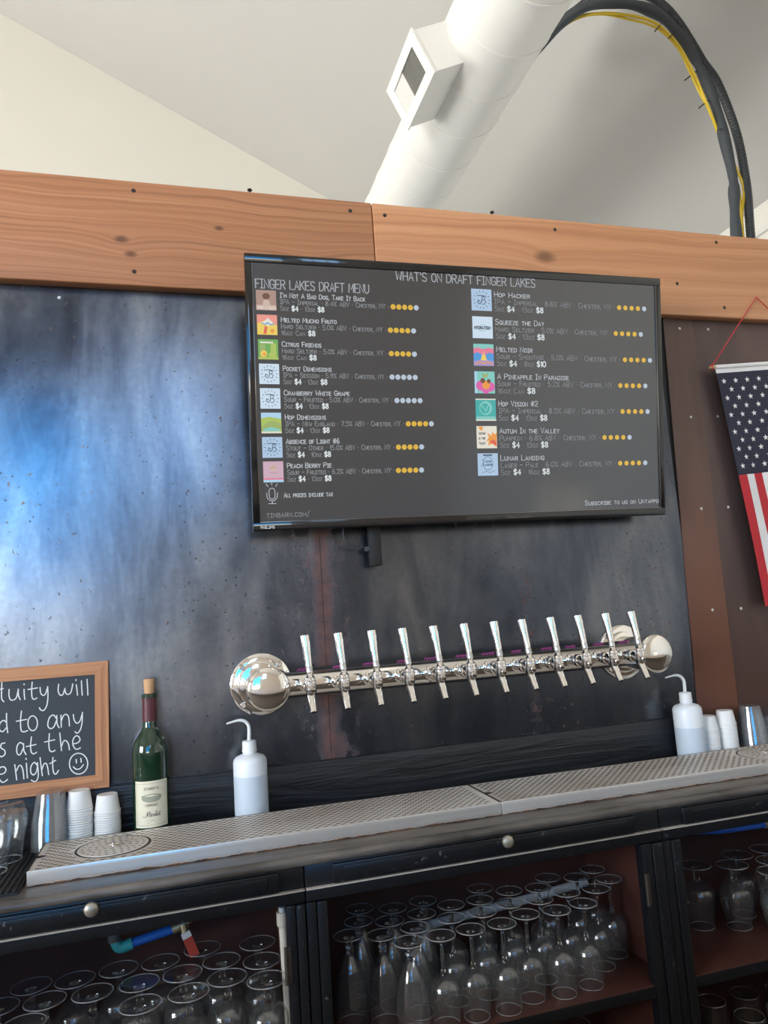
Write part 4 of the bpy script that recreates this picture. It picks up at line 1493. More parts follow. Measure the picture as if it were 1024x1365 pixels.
# ================================================================== BOTTLES AND CUPS BEHIND THE TRAY
wb = thing('wine_bottle', 'green wine bottle with cream label and cork standing before the black plank', 'wine bottle', (-.0605, -.0530, CT))
S = 1.0
bm = bmesh.new()
lathe(bm, [(0, .006), (.028, .003), (.0335, .0015), (.0355, .006), (.0362, .02), (.0362, .168), (.0352, .180), (.031, .192), (.024, .2025), (.0175, .2105), (.0148, .218), (.0140, .229), (.0136, .273), (.0152, .2735), (.0152, .283), (.0132, .2845), (.0098, .2845), (.0098, .27), (0, .27)], 48)
obj('bottle_body', bm, M['green_glass'], wb)
bm = bmesh.new()
lathe(bm, [(.0146, .229), (.0144, .2725), (.0160, .2732), (.0160, .2755), (.0145, .276), (.0138, .272), (.0139, .2295)], 32, closed=True)
obj('capsule', bm, M['capsule'], wb)
bm = bmesh.new()
lathe(bm, [(0, .314), (.0102, .3138), (.0110, .3125), (.0098, .2853), (.0094, .272), (0, .272)], 24)
obj('cork', bm, M['cork'], wb)
LR = .0365
A0, A1 = math.radians(-148), math.radians(-28)


def lab3(dr):
    def f(a, b):
        an = math.radians(-88) + a / LR
        return Vector(((LR + dr) * math.cos(an), (LR + dr) * math.sin(an), b))
    return f


bm = bmesh.new()
n = 24
LW = .0355
for i in range(n):
    a, b = -LW + 2 * LW * i / n, -LW + 2 * LW * (i + 1) / n
    f = lab3(0)
    bm.faces.new([bm.verts.new(q) for q in (f(a, .026), f(b, .026), f(b, .115), f(a, .115))])
bmesh.ops.remove_doubles(bm, verts=bm.verts, dist=1e-6)
lb = obj('label', bm, M['label'], wb, angle=60)
bm = bmesh.new()
f = lab3(.0004)
bw = LW - .004
for y in (.031, .110):
    ribbon(bm, [(-bw + 2 * bw * k / 16, y) for k in range(17)], .0006, f, 2)
for x in (-bw, bw):
    ribbon(bm, [(x, .031), (x, .110)], .0006, f, 2)
for k in range(20):
    u0, u1 = -1 + k / 10, -1 + (k + 1) / 10
    h0, h1 = math.sqrt(max(0, 1 - u0 * u0)), math.sqrt(max(0, 1 - u1 * u1))
    g0, g1 = .30 * h0 ** .5, .30 * h1 ** .5
    ff = bm.faces.new([bm.verts.new(f(u_ * .0195, .0825 + q_ * .0085)) for u_, q_ in ((u0, -h0 - 1e-3), (u1, -h1 - 1e-3), (u1, g1 + 1e-3 + .25 * abs(u1)), (u0, g0 + 1e-3 + .25 * abs(u0)))])
    ff.material_index = 1
ribbon(bm, [(-.0195 + .039 * k / 12, .0855 + .004 * math.cos((k - 6) / 6 * 1.5)) for k in range(13)], .0010, f, 0)
write(bm, "STARKEY'S", -.014, .0985, .028, .0042, .0007, f, 0)
write(bm, 'LOOKOUT', -.0115, .067, .023, .0042, .0007, f, 0)
ms = .0062
scr_m = [[(-2.6, .1), (-2.3, -.1), (-1.6, .2), (-1.1, 1.9), (-1.2, .1), (-.35, 1.9), (-.5, .1), (-.2, .15), (.1, .55), (.25, .85), (.05, .95), (-.08, .55), (.08, .12), (.4, .2), (.7, .9), (.75, .75), (1.0, .8), (.9, .2), (1.15, .2), (1.55, 1.6), (1.65, 1.85), (1.5, 1.8), (1.4, .2), (1.65, .2), (1.95, .9), (1.75, .5), (1.9, .12), (2.15, .4), (2.05, .85), (2.3, .75), (2.45, .4)], [(2.75, 1.6), (2.5, .3), (2.7, .1), (3.0, .35)], [(2.35, 1.1), (3.05, 1.2)]]
for st in scr_m:
    ribbon(bm, smooth_path([(a * ms - .001, .047 + b * ms * .85) for a, b in st], 4), .00085, f, 0)
ribbon(bm, [(-.004, .0395), (.004, .0395)], .0010, f, 2)
ribbon(bm, [(-.007, .0350), (.007, .0350)], .0007, f, 2)
obj('label_print', bm, [M['label_ink'], M['label_oval'], M['label_line']], lb, smooth=False, recalc=False)


def squeeze(label, x, y, yaw, fill):
    t = thing('squeeze_bottle', label, 'squeeze bottle', (x, y, CT), 'squeeze bottles', rot=(0, 0, yaw))
    bm = bmesh.new()
    lathe(bm, [(0, .001), (.031, .001), (.0345, .004), (.0355, .010), (.0355, fill)], 40, mat=1)
    lathe(bm, [(.0355, fill), (.0355, .124), (.0340, .130), (.029, .1355), (.020, .139), (.0145, .141), (.0145, .149), (0, .149)], 40)
    bmesh.ops.remove_doubles(bm, verts=bm.verts, dist=1e-5)
    obj('bottle_body', bm, [M['pe'], M['pe_water']], t)
    bm = bmesh.new()
    lathe(bm, [(.0140, .1445), (.0158, .1450), (.0158, .148), (.0152, .149), (.0148, .166), (.0135, .1675), (.005, .1685), (0, .1685)], 36)
    obj('screw_cap', bm, M['pe_white'], t)
    bm = bmesh.new()
    path = smooth_path([(0, 0, .166), (.001, 0, .185), (.0005, 0, .197), (-.005, 0, .206), (-.014, 0, .2105), (-.026, 0, .2105), (-.046, 0, .2065)], 6)
    tube(bm, path, list(np.interp(np.linspace(0, 1, len(path)), [0, .6, 1], [.0042, .0036, .0018])), 12)
    obj('spout_tube', bm, M['pe_white'], t)


squeeze('translucent squeeze bottle with bent spout, below the near end of the tap rail', .1405, -.0530, 0, .098)
squeeze('translucent squeeze bottle with bent spout, beside the paper cups near the flag', 1.236, -.0530, -.25, .083)


def paper_stack(label, x, y, n, h):
    t = thing('paper_cup_stack', label, 'stack of cups', (x, y, CT), 'paper cup stacks')
    pitch = (h - .034) / (n - 1) if n > 1 else 0
    # nested upside down: each cup shows its rolled rim, the top one its whole side
    for i in range(n):
        bm = bmesh.new()
        b = .0008 + i * pitch
        jx, jy = rng.uniform(-.0004, .0004), rng.uniform(-.0004, .0004)
        mt = Matrix.Translation((jx, jy, b))
        top_cup = i == n - 1
        hh = .034
        lathe(bm, [(.0235, .0), (.0252, .0003), (.0258, .0014), (.0252, .0026), (.0243, .0028), (.0196, hh - .0006), (.0188, hh), (0, hh - .0012)] if top_cup else [(.0235, .0), (.0252, .0003), (.0258, .0014), (.0252, .0026), (.0243, .0028), (.0236, .0085), (.0229, .0085), (.0234, .0003)], 28, mtx=mt, closed=not top_cup)
        obj('paper_cup', bm, M['paper'], t)


def clear_stack(label, x, y, n, h, r0=.0365, r1=.0265, hc=.060):
    t = thing('clear_cup_stack', label, 'stack of cups', (x, y, CT + .0002), 'clear cup stacks')
    pitch = (h - hc) / (n - 1)
    for i in range(n):
        bm = bmesh.new()
        b = .0005 + i * pitch
        lathe(bm, [(r0 + .0012, 0), (r0 + .0015, .001), (r0, .0018), (r1, hc - .001), (r1 - .001, hc), (0, hc - .0004), (0, hc - .0012), (r1 - .0012, hc - .0010), (r0 - .0009, .0006)], 36, mtx=Matrix.Translation((0, 0, b)))
        obj('clear_cup', bm, M['clear_plastic'], t)


paper_stack('taller stack of white paper cups beside the clear cups and chalkboard', -.1975, -.0520, 17, .107)
paper_stack('shorter stack of white paper cups next to the wine bottle', -.1455, -.0520, 15, .093)
paper_stack('lower stack of white paper cups tight against the far squeeze bottle', 1.297, -.0470, 17, .102)
paper_stack('taller stack of white paper cups between far squeeze bottle and clear cups', 1.349, -.0500, 17, .111)
clear_stack('stack of clear plastic cups under the chalkboard corner', -.2495, -.0550, 9, .112)
clear_stack('stack of clear plastic cups near the flag, beside an upturned tumbler', 1.428, -.0500, 9, .116)

# ================================================================== GLASSWARE


def shell(bm, outer, wall, seg=32):
    """closed glass wall: outer profile (r, z) from rim up to the axis, inner one wall thickness inside"""
    inner = []
    for r, h in outer:
        inner.append((max(r - wall, 0.0), h - (wall if r < outer[0][0] * .75 else 0)))
    inner = [p for p in inner if p[0] > 1e-6] + [(0, inner[-1][1])]
    prof = list(outer)
    if prof[-1][0] > 1e-6:
        prof.append((0, prof[-1][1]))
    lathe(bm, prof + inner[::-1], seg, closed=False)
    # rim
    t = [v for v in bm.verts]
    return


def bead(bm, r, h, t=.0007, seg=36):  # added ring that carries the painted edge highlight
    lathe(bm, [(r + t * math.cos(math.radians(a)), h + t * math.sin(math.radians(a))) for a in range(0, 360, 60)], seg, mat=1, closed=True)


def closed_lathe(bm, outer, inner, seg=32):
    """outer from rim to axis top, inner from axis top back to the rim"""
    lathe(bm, outer + inner, seg)
    # join the rim ring of outer to the rim ring of inner
    bm.verts.ensure_lookup_table()
    o = [bm.verts[i] for i in range(seg)]
    i_ = [bm.verts[len(bm.verts) - seg + k] for k in range(seg)]
    for k in range(seg):
        j = (k + 1) % seg
        bm.faces.new((o[k], o[j], i_[j], i_[k]))


def mk(fn, mat='thin_glass'):
    bm = bmesh.new()
    fn(bm)
    bmesh.ops.recalc_face_normals(bm, faces=bm.faces)
    me = bpy.data.meshes.new('glass')
    bm.to_mesh(me)
    bm.free()
    me.materials.append(M[mat])
    me.materials.append(M['rim_glint'])
    me.polygons.foreach_set('use_smooth', [True] * len(me.polygons))
    me.set_sharp_from_angle(angle=math.radians(50))
    return me


def curve(prof, n=5):
    return [tuple(p) for p in smooth_path(prof, n)]


def wine_parts(kind):
    if kind == 'wine':
        h, fr, sb = .155, .0275, .086
        outer = curve([(.0245, 0), (.0275, .020), (.0302, .042), (.0295, .058), (.0245, .073), (.0150, .0825), (.0060, .0860)])
    elif kind == 'tulip':
        h, fr, sb = .155, .0285, .122
        outer = curve([(.0285, 0), (.0305, .020), (.0305, .045), (.0260, .075), (.0190, .100), (.0110, .117), (.0070, .122)])
    else:  # snifter
        h, fr, sb = .135, .0345, .098
        outer = curve([(.0265, 0), (.0290, .022), (.0345, .050), (.0362, .066), (.0330, .082), (.0215, .0945), (.0080, .098)])
    wall = .0011
    inner = [(max(r - wall * (1.0 if q < sb * .8 else 1.6), .0), q - (0 if q < sb * .6 else wall * 2.0 * min(1, (q - sb * .6) / (sb * .3)))) for r, q in outer]
    inner = [p for p in inner if p[0] > .0015]
    outer2 = outer + [(0, sb)]
    inner2 = [(0, inner[-1][1] - .0004)] + inner[::-1]
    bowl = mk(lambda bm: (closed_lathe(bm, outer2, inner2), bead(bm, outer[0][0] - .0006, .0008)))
    g = .0002
    if kind == 'wine':
        st = [(0, sb + g), (.0060, sb + g), (.0040, sb + .006), (.0032, sb + .018), (.0032, h - .020), (.0042, h - .010), (.0085, h - .0055), (0, h - .0055)]
    elif kind == 'tulip':
        st = [(0, sb + g), (.0070, sb + g), (.0062, sb + .005), (.0088, sb + .010), (.0060, sb + .016), (.0065, h - .010), (.0100, h - .0055), (0, h - .0055)]
    else:
        st = [(0, sb + g), (.0080, sb + g), (.0062, sb + .006), (.0058, sb + .016), (.0066, h - .013), (.0105, h - .0065), (0, h - .0065)]
    stem = mk(lambda bm: lathe(bm, st, 20), 'glass')
    b = h - (.0065 if kind == 'snifter' else .0055) + g
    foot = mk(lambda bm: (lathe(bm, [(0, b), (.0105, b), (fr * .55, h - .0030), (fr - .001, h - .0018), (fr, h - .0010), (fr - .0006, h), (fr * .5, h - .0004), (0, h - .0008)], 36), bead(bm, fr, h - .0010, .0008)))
    return dict(bowl=bowl, stem=stem, foot=foot)


PARTS = {k: wine_parts(k) for k in ('wine', 'tulip', 'snifter')}


def stemware(kind, name, label, cat, x, y, zb, group):
    t = thing(name, label, cat, (x, y, zb + .0003), group, rot=(0, 0, rng.uniform(0, 6.28)))
    for p in ('bowl', 'stem', 'foot'):
        o = bpy.data.objects.new(p, PARTS[kind][p])
        COL.objects.link(o)
        o.parent = t
    return t


SH = z(-.755)
SH2 = z(-1.085)
Tt = [(0.351, -0.095), (0.333, -0.157), (0.3, -0.213), (0.415, -0.123), (0.391, -0.182), (0.359, -0.238), (0.398, -0.288), (0.428, -0.232), (0.460, -0.176), (0.484, -0.113)]
Tl = ['at the back, third row, beside the post', 'in the middle row beside the post', 'nearest the post, front of its column', 'at the back of the second column from the post', 'in the middle of the second column from the post',
      'at the front of the second column from the post', 'foremost of all, at the shelf edge', 'just behind the foremost one', 'third back behind the foremost one', 'against the back, before the white pipe']
for (x, y), l in zip(Tt, Tl):
    stemware('tulip', 'tulip_glass', 'upturned short-stem tulip glass ' + l, 'glass', x, y, SH, 'tulip glasses in the middle cabinet')
Ww = [(0.461, -0.288), (0.507, -0.221), (0.53, -0.16), (0.522, -0.286), (0.574, -0.222), (0.594, -0.161), (0.62, -0.102), (0.586, -0.288), (0.642, -0.204), (0.67, -0.142), (0.646, -0.268), (0.705, -0.213), (0.733, -0.155), (0.71, -0.277), (0.774, -0.204), (0.836, -0.137), (0.774, -0.269), (0.779, -0.11), (0.838, -0.212), (0.892, -0.176), (0.893, -0.108)]
rows_ = {'front': [], 'second': [], 'third': [], 'rear': []}
for p in Ww:
    k = 'front' if p[1] < -.245 else 'second' if p[1] < -.19 else 'third' if p[1] < -.138 else 'rear'
    rows_[k].append(p)
for k, L in rows_.items():
    L.sort(key=lambda p: -p[0])
    for i, (x, y) in enumerate(L):
        stemware('wine', 'wine_glass', 'upturned long-stem wine glass, %s from the hinged post in the %s row' % (ORD[i], k), 'wine glass', x, y, SH, 'wine glasses in the middle cabinet')
Ls = [(-0.273, -0.124), (-0.198, -0.132), (-0.123, -0.121), (-0.048, -0.124), (-0.239, -0.195), (-0.161, -0.200), (-0.083, -0.196), (-0.008, -0.191), (0.063, -0.168), (-0.078, -0.278), (-0.26, -0.267), (-0.316, -0.186), (0.03, -0.098), (0.002, -0.27), (0.069, -0.242), (0.135, -0.119), (0.135, -0.201), (0.135, -0.280)]
rows_ = {'front': [], 'middle': [], 'back': []}
for p in Ls:
    rows_['front' if p[1] < -.235 else 'middle' if p[1] < -.15 else 'back'].append(p)
for k, L in rows_.items():
    L.sort(key=lambda p: -p[0])
    for i, (x, y) in enumerate(L):
        stemware('snifter', 'snifter_glass', 'upturned snifter glass, %s from the white pipe in the %s row' % (ORD[i], k), 'glass', x, y, SH, 'snifters in the wine-bottle-side cabinet')
Rs = [(1.216, -0.173, 'second along from the post, before a taller-looking one'), (1.273, -0.124, 'behind the second one, under the blue pipe'), (1.143, -0.138, 'half hidden by the cabinet post'), (1.358, -0.120, 'rearmost at the frame edge'), (1.313, -0.190, 'middle of the three at the frame edge'), (1.265, -0.246, 'foremost of the three at the frame edge')]
for x, y, l in Rs:
    stemware('snifter', 'snifter_glass', 'upturned snifter glass in the flag-side cabinet, ' + l, 'glass', x, y, SH, 'snifters in the flag-side cabinet')
for i, (x, y) in enumerate([(0.770, -0.068), (0.838, -0.070), (0.886, -0.125), (0.705, -.075)]):
    stemware('wine', 'wine_glass', 'upturned wine glass on the lower shelf of the middle cabinet, ' + ['third from its hinged post', 'second from its hinged post', 'nearest its hinged post', 'farthest from its hinged post'][i], 'wine glass', x, y, SH2, 'wine glasses on the lower shelf')


def tumbler_mesh(h, r0, rb, rt):
    outer = curve([(r0, 0), (r0 * 1.06, h * .25), (rb, h * .62), (rb * 1.02, h * .78), (rb * .90, h * .93), (rt, h)])
    inner = [(r - .002, q) for r, q in outer if q < h * .86]
    ov = outer + [(rt * .8, h - .001), (0, h - .004)]
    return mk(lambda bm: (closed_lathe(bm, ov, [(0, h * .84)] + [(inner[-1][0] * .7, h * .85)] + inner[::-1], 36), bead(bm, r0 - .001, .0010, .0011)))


TM = tumbler_mesh(.102, .0305, .0385, .030)
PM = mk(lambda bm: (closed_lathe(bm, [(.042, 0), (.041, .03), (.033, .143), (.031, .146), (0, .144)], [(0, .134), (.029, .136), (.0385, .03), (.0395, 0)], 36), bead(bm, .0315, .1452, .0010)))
for x, y, zz, nm, l, me, g in ((-.334, -.172, CT + .0067, 'tumbler', 'upturned footless glass, foremost on the black bar mat', TM, 'upturned tumblers on the mat'),
                               (-.322, -.104, CT + .0067, 'tumbler', 'upturned footless glass, middle one on the black bar mat', TM, 'upturned tumblers on the mat'),
                               (-.412, -.120, CT + .0067, 'tumbler', 'upturned footless glass on the mat at the frame edge', TM, 'upturned tumblers on the mat'),
                               (1.512, -.052, CT + .0003, 'tumbler', 'upturned glass behind the tray beside the clear cups', TM, None)):
    o = bpy.data.objects.new(nm, me)
    COL.objects.link(o)
    o.location = (x, y, zz)
    tag(o, l, 'glass', g)
for i, (x, y) in enumerate([(1.268, -0.094), (1.210, -0.175), (1.356, -0.110), (1.297, -0.178), (1.176, -0.092)]):
    o = bpy.data.objects.new('pint_glass', PM)
    COL.objects.link(o)
    o.location = (x, y, SH2 + .0003)
    tag(o, 'upturned pint glass on the flag-side lower shelf, ' + ['behind the front one', 'front one nearest the post', 'rear one nearest the frame edge', 'front one nearest the frame edge', 'rear one nearest the post'][i], 'glass', 'pint glasses on the lower shelf')

# ================================================================== PIPES IN THE CABINETS
# blue hose with elbow and red-lever valve in the wine-bottle-side cabinet
hs = thing('water_line', 'blue water hose with teal elbow and red valve lever in the cabinet', 'water line', (-.06, -.10, z(-.58)))
ho = Vector(hs.location)
YH = -.10
bm = bmesh.new()
tube(bm, [at(176, 1257, YH) - ho, at(205, 1247, YH) - ho, at(232, 1238, YH) - ho], .0085, 14)
obj('hose', bm, M['blue_hose'], hs)
bm = bmesh.new()
e0, e1, e2 = at(153, 1248, YH) - ho, at(157, 1261, YH) - ho, at(177, 1257, YH) - ho
tube(bm, smooth_path([e0, e1 + Vector((-.001, 0, .002)), e1 + Vector((.008, 0, -.003)), e2], 5), .0105, 14)
obj('elbow', bm, M['teal'], hs)
bm = bmesh.new()
tube(bm, [at(152, 1243, YH) - ho, at(153, 1254, YH) - ho], .0125, 14)
obj('collar', bm, M['grey_fit'], hs)
bm = bmesh.new()
tube(bm, [at(230, 1239, YH) - ho, at(250, 1229, YH) - ho], [.0095, .011], 14)
tube(bm, [at(244, 1232, YH - .008) - ho, at(247, 1244, YH - .012) - ho], .0075, 12)
tube(bm, [at(250, 1229, YH) - ho, at(250, 1212, YH) - ho, Vector((at(250, 1212, YH) - ho).to_tuple()) + Vector((0, 0, .06))], .009, 12)
vb = obj('valve', bm, M['brass'], hs)
bm = bmesh.new()
l0, l1, l2 = at(247, 1243, YH - .02) - ho, at(250, 1250, YH - .02) - ho, at(260, 1274, YH - .02) - ho
d = (l2 - l0).normalized()
sd = Vector((d.z, 0, -d.x))
for a, b, mi in ((l0, l1, 1), (l1, l2, 0)):
    vs = []
    for q in (a, b):
        for s in (-1, 1):
            for yy in (-.002, .002):
                vs.append(bm.verts.new(q + sd * s * .0088 + Vector((0, yy, 0))))
    for fidx in ((0, 1, 3, 2), (4, 5, 7, 6), (0, 1, 5, 4), (2, 3, 7, 6), (0, 2, 6, 4), (1, 3, 7, 5)):
        ff = bm.faces.new([vs[k] for k in fidx])
        ff.material_index = mi
obj('lever', bm, [M['red_lever'], M['flag_white']], vb, angle=20)

# upright cream pipe by the post
q0, q1 = at(376, 1212, -.255), at(384, 1300, -.255)
pp = thing('standpipe', 'cream plastic pipe standing beside the black cabinet post', 'pipe', (q1.x, -.255, SH + .0003))
bm = bmesh.new()
hp = q0.z - SH
tube(bm, [(0, 0, 0), (q0.x - q1.x, 0, hp - .018)], .0078, 16)
obj('pipe', bm, M['pvc'], pp)
bm = bmesh.new()
dx = q0.x - q1.x
tube(bm, [(dx * .85, 0, hp - .030), (dx, 0, hp - .026), (dx, 0, hp - .004)], [.008, .0108, .0108], 16)
tube(bm, [(dx, 0, hp - .005), (dx, 0, hp + .004)], .0062, 12, mat=1)
obj('cap', bm, [M['pvc'], M['vent_light']], pp)

# white drain pipe behind the wine glasses
dp = thing('drain_pipe', 'white plastic drain pipe running behind the upturned wine glasses', 'pipe', (.7, -.045, SH))
do_ = Vector(dp.location)
bm = bmesh.new()
g0, g1 = Vector((.430, -.034, z(-.640))), Vector((.922, -.034, z(-.606)))
pts = [at(575, 1232, -.034), at(700, 1199, -.034), at(832, 1166, -.034)]
pts[2].x = min(pts[2].x, .915)
tube(bm, [p_ - do_ for p_ in pts], .0095, 14)
obj('pipe', bm, M['flag_white'], dp)
bm = bmesh.new()
tube(bm, smooth_path([pts[0] - do_ + Vector((.004, 0, .0)), pts[0] - do_ + Vector((-.012, 0, -.004)), pts[0] - do_ + Vector((-.018, 0, -.022)), Vector((pts[0].x - do_.x - .018, 0, .0045))], 5), .0105, 14)
obj('elbow', bm, M['flag_white'], dp)

# blue pipe high in the flag-side cabinet
bp = thing('water_pipe', 'blue water pipe under the counter in the flag-side cabinet', 'pipe', (1.3, -.20, z(-.53)))
bo = Vector(bp.location)
bm = bmesh.new()
tube(bm, [at(915, 1108, -.20) - bo, at(960, 1107, -.20) - bo, at(1018, 1099, -.20) - bo], .0075, 14)
obj('pipe', bm, M['blue_hose'], bp)
bm = bmesh.new()
e = at(1018, 1099, -.20) - bo
tube(bm, [e, e + Vector((.02, 0, .002)), Vector((1.689, -.20, z(-.55))) - bo], [.0095, .0095, .008], 14)
obj('coupling', bm, M['brass'], bp)

# ================================================================== DUCT AND VENT
DR, DX, DZ = .18, 1.176, z(2.09)
du = thing('air_duct', 'round white air duct running under the ceiling', 'duct', (DX, .2, DZ))
bm = bmesh.new()
lathe(bm, [(0, -.002), (DR, -.002), (DR, 4.376), (0, 4.376)], 72, mtx=to_axis((0, -1.5, 0), (0, 1, 0)))
obj('duct_pipe', bm, M['duct'], du)
for k in range(19):
    yy = -1.38 + k * .225
    bm = bmesh.new()
    lathe(bm, [(DR + .0002, -.007), (DR + .0028, -.004), (DR + .0028, .004), (DR + .0002, .007)], 72, mtx=to_axis((0, yy, 0), Vector((.05, 1, .03)).normalized()))
    obj('seam', bm, M['duct'], du)


def vent_pt(px, py, plane_n, plane_o):
    d = ray(px, py)
    o = Vector((0, -DW, EYE))
    return o + d * ((plane_o - o).dot(plane_n) / d.dot(plane_n))


# vent box: leaves the duct sideways and down, towards the open room side
vn = Vector((-.905, 0, -.425)).normalized()
vt = Vector((.425, 0, -.905)).normalized()        # across the vent face, downwards
vo = Vector((DX, 0, DZ)) + vn * (DR + .115)
cs = [vent_pt(px, py, vn, vo) for px, py in ((551.6, 40.5), (579.7, 96.7), (544.5, 171.7), (518.8, 117.8))]
vy0 = min(c.y for c in cs[:2]) * .5 + max(c.y for c in cs[:2]) * .5
vy1 = sum(c.y for c in cs[2:]) / 2
ts = [(c - Vector((DX, 0, DZ))).dot(vt) for c in cs]
t0, t1 = (ts[0] + ts[3]) / 2, (ts[1] + ts[2]) / 2
DUO = Vector((DX, .2, DZ))


def vp(t_, y_, n_):
    return Vector((DX, y_, DZ)) + vt * t_ + vn * n_ - DUO


bm = bmesh.new()
NF = DR + .115
fr0, fr1 = DR * .55, NF
vs = [bm.verts.new(vp(a, b, c)) for a in (t0, t1) for b in (vy0, vy1) for c in (fr0, fr1)]
for f in ((0, 1, 3, 2), (4, 5, 7, 6), (0, 1, 5, 4), (2, 3, 7, 6), (0, 2, 6, 4)):
    bm.faces.new([vs[i] for i in f])
vb = obj('vent_box', bm, M['duct'], du, angle=20)
bm = bmesh.new()


def slab(bm, ta, tb, ya, yb, na, nb, mat=0):
    vs = [bm.verts.new(vp(a, b, c)) for a in (ta, tb) for b in (ya, yb) for c in (na, nb)]
    for f in ((0, 1, 3, 2), (4, 5, 7, 6), (0, 1, 5, 4), (2, 3, 7, 6), (0, 2, 6, 4), (1, 3, 7, 5)):
        q = bm.faces.new([vs[i] for i in f])
        q.material_index = mat


e = .006
bw = .038
slab(bm, t0 - e, t1 + e, vy0 - e, vy0 + bw, NF, NF + .008)
slab(bm, t0 - e, t1 + e, vy1 - bw, vy1 + e, NF, NF + .008)
slab(bm, t0 - e, t0 + bw * .8, vy0 + bw, vy1 - bw, NF, NF + .008)
slab(bm, t1 - bw * .8, t1 + e, vy0 + bw, vy1 - bw, NF, NF + .008)
ym = (vy0 + vy1) / 2
obj('vent_frame', bm, M['duct'], vb, angle=20)
bm = bmesh.new()
ya, yb = vy0 + bw, ym + .02
slab(bm, t0 + bw * .8, t1 - bw * .8, ya, yb, NF - .035, NF - .030)
nb_ = 22
for i in range(nb_):
    tt = t0 + bw * .8 + (t1 - t0 - bw * 1.6) * (i + .5) / nb_
    slab(bm, tt - .0012, tt + .0012, ya, yb, NF - .012, NF + .001)
obj('grille', bm, M['vent_dark'], vb, angle=20)
bm = bmesh.new()
slab(bm, t0 + bw * .8, t1 - bw * .8, yb, vy1 - bw, NF - .006, NF + .002)
obj('damper_plate', bm, M['vent_light'], vb, angle=20)

# ================================================================== CABLE LOOM
lm = thing('pipe_loom', 'drooping black insulated pipes bundled with yellow cable above the beam', 'cable bundle', (2.0, .5, z(1.0)))
lo = Vector(lm.location)
# the loom leaves the duct's far side, arcs up and drops behind the beam
A = [(684, 98), (722, 60), (752, 28), (775, 12), (805, 4), (835, 5), (862, 12), (888, 27), (912, 55), (930, 85), (943, 112), (957, 150), (967, 190), (977, 235), (979, 262), (980, 290), (983, 330), (986, 390)]
B = [(684, 95), (724, 55), (760, 20), (790, -2), (825, -12), (858, -8), (885, 8), (906, 32), (925, 62), (938, 84), (955, 108), (972, 148), (984, 185), (992, 225), (997, 260), (999, 290), (1002, 330), (1006, 390)]


def on(P, dy, back=0.0):
    out = []
    for i, (px, py) in enumerate(P):
        q = i / (len(P) - 1)
        out.append(at(px, py, .5 + (dy if q < .55 or not back else dy + back * min(1, (q - .55) / .15)) + .50 * (1 - q) ** 7) - lo)
    return [Vector(p) for p in smooth_path(out, 6)]


pa = on(A, 0)
pb = on(B, .03)
bm = bmesh.new()
ra = [0.0200 + .0022 * math.sin(i * .55) for i in range(len(pa))]
for i in (54, 55, 79, 80):
    if i < len(ra):
        ra[i] *= .86
tube(bm, pa, ra, 16)
obj('insulated_pipe', bm, M['foam'], lm)
bm = bmesh.new()
dense = []
for i in range(len(pb) - 1):
    for k in range(6):
        dense.append(pb[i].lerp(pb[i + 1], k / 6))
tube(bm, dense, [0.0165 + (.0009 if i % 4 < 2 else 0) for i in range(len(dense))], 14)
obj('corrugated_pipe', bm, M['corrug'], lm)
Y1 = [(686, 100), (728, 54), (765, 25), (800, 18), (835, 20), (868, 28), (890, 44), (908, 66), (925, 98), (938, 128), (948, 152), (958, 178), (968, 198), (985, 232), (992, 255), (989, 290), (992, 330), (995, 390)]
Y2 = [(688, 101), (729, 55), (765, 27), (800, 19), (840, 26), (866, 33), (886, 45), (905, 66), (918, 92), (930, 118), (944, 145), (955, 172), (967, 205), (974, 225), (986, 255), (988, 290), (990, 330), (993, 390)]
for P, r, m_ in ((Y1, .0058, 'yellow'), (Y2, .0045, 'yellow')):
    bm = bmesh.new()
    tube(bm, on(P, -.022 if P is Y1 else -.018, .055), r, 10)
    obj('yellow_cable', bm, M[m_], lm)
for (px, py, qx, qy) in ((881, 32, 873, 42), (899, 44, 891, 51), (932, 92, 913, 107), (946, 132, 932, 144), (968, 170, 958, 173)):
    bm = bmesh.new()
    tube(bm, [at(px, py, .52) - lo, at(qx, qy, .47) - lo], .0026, 8)
    obj('cable_tie', bm, M['tie'], lm)

# ================================================================== FLAG
FO = Vector((1.482, -.030, z(.637)))
ang = math.radians(-5.0)
fl = thing('flag', 'hanging American flag on a dowel with red cord against the brown sheet', 'flag', FO, rot=(0, ang, 0))
FWd, FLn = .375, .683
n, mrows = 26, 48


def fold(x, q):
    return .0035 * math.sin(x * 34 + q * 5) * min(1, -q * 3) + .002 * math.sin(x * 70 - q * 9) * min(1, -q * 2)


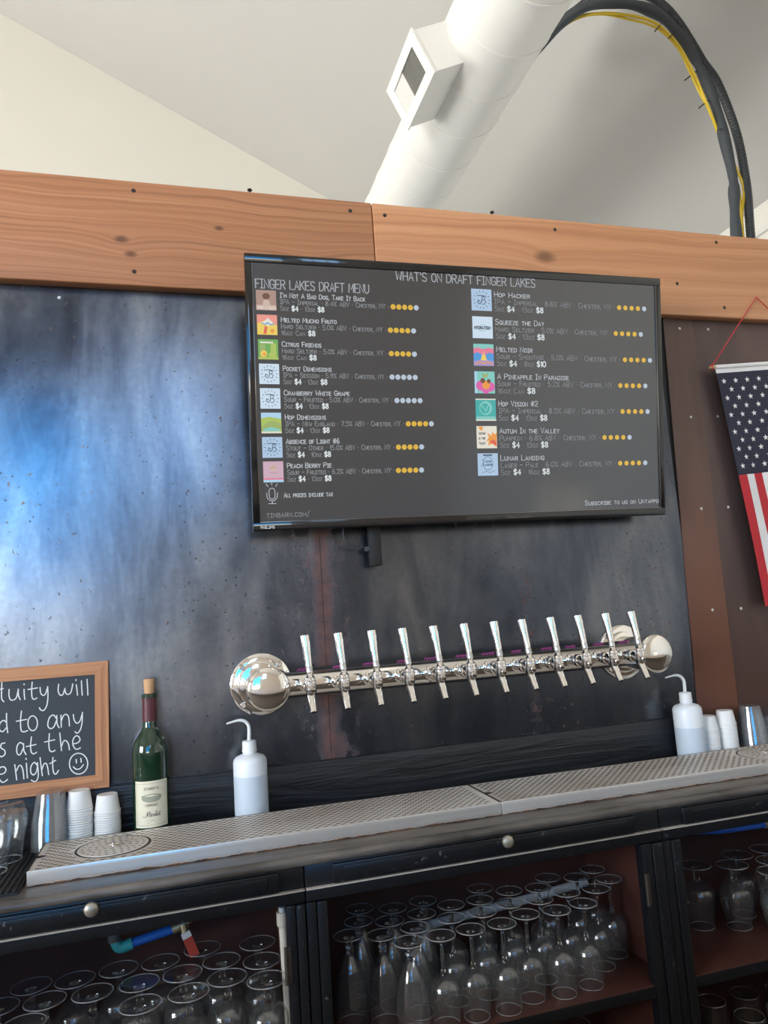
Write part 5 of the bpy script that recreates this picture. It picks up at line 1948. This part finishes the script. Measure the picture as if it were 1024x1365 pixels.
bm = bmesh.new()
CW, CL = FWd * 7 / 13, .318
xs = sorted({*[FWd * k / 13 for k in range(14)], *[FWd * k / 26 for k in range(27)]})
qs = sorted({*[-FLn * k / mrows for k in range(mrows + 1)], -CL, -.022}, reverse=True)
vg = [[bm.verts.new((x, fold(x, q), q)) for x in xs] for q in qs]
for j in range(len(qs) - 1):
    for i in range(len(xs) - 1):
        f_ = bm.faces.new((vg[j][i], vg[j + 1][i], vg[j + 1][i + 1], vg[j][i + 1]))
        xm, qm = (xs[i] + xs[i + 1]) / 2, (qs[j] + qs[j + 1]) / 2
        if qm > -.022:
            f_.material_index = 0
        elif xm < CW and qm > -CL:
            f_.material_index = 2
        else:
            f_.material_index = 1 if int(xm / FWd * 13) % 2 == 0 else 0
for c in range(9):
    cnt = 6 if c % 2 == 0 else 5
    x = CW * (c + 1) / 10
    for k in range(cnt):
        q = -.022 - (CL - .022) * ((2 * k + (1 if c % 2 == 0 else 2)) / 12)
        pts = []
        for s in range(10):
            rr_ = .0088 if s % 2 == 0 else .0036
            an = math.pi / 2 + s * math.pi / 5
            px_, qz_ = x + rr_ * math.cos(an), q + rr_ * math.sin(an)
            pts.append(bm.verts.new((px_, fold(px_, qz_) - .0007, qz_)))
        f_ = bm.faces.new(pts)
        f_.material_index = 0
bmesh.ops.solidify(bm, geom=[], thickness=0) if False else None
cl_ = obj('cloth', bm, [M['flag_white'], M['flag_red'], M['flag_blue']], fl, angle=60, recalc=False)
bm = bmesh.new()
tube(bm, [(-.018, 0, -.004), (FWd + .018, 0, -.004)], .0045, 12)
obj('dowel', bm, M['dowel'], fl)
bm = bmesh.new()
tube(bm, [(0, 0, -.004), (FWd, 0, -.004)], .0062, 14)
obj('sleeve', bm, M['flag_white'], fl)
bm = bmesh.new()
apex = Vector((FWd / 2, -.009, .195))
tube(bm, [(-.012, .001, -.003), apex, (FWd + .012, .001, -.003)], .0017, 8)
tube(bm, [(-.014, -.001, .003), (-.011, -.003, -.010)], .0028, 8)
obj('cord', bm, M['cord_red'], fl)
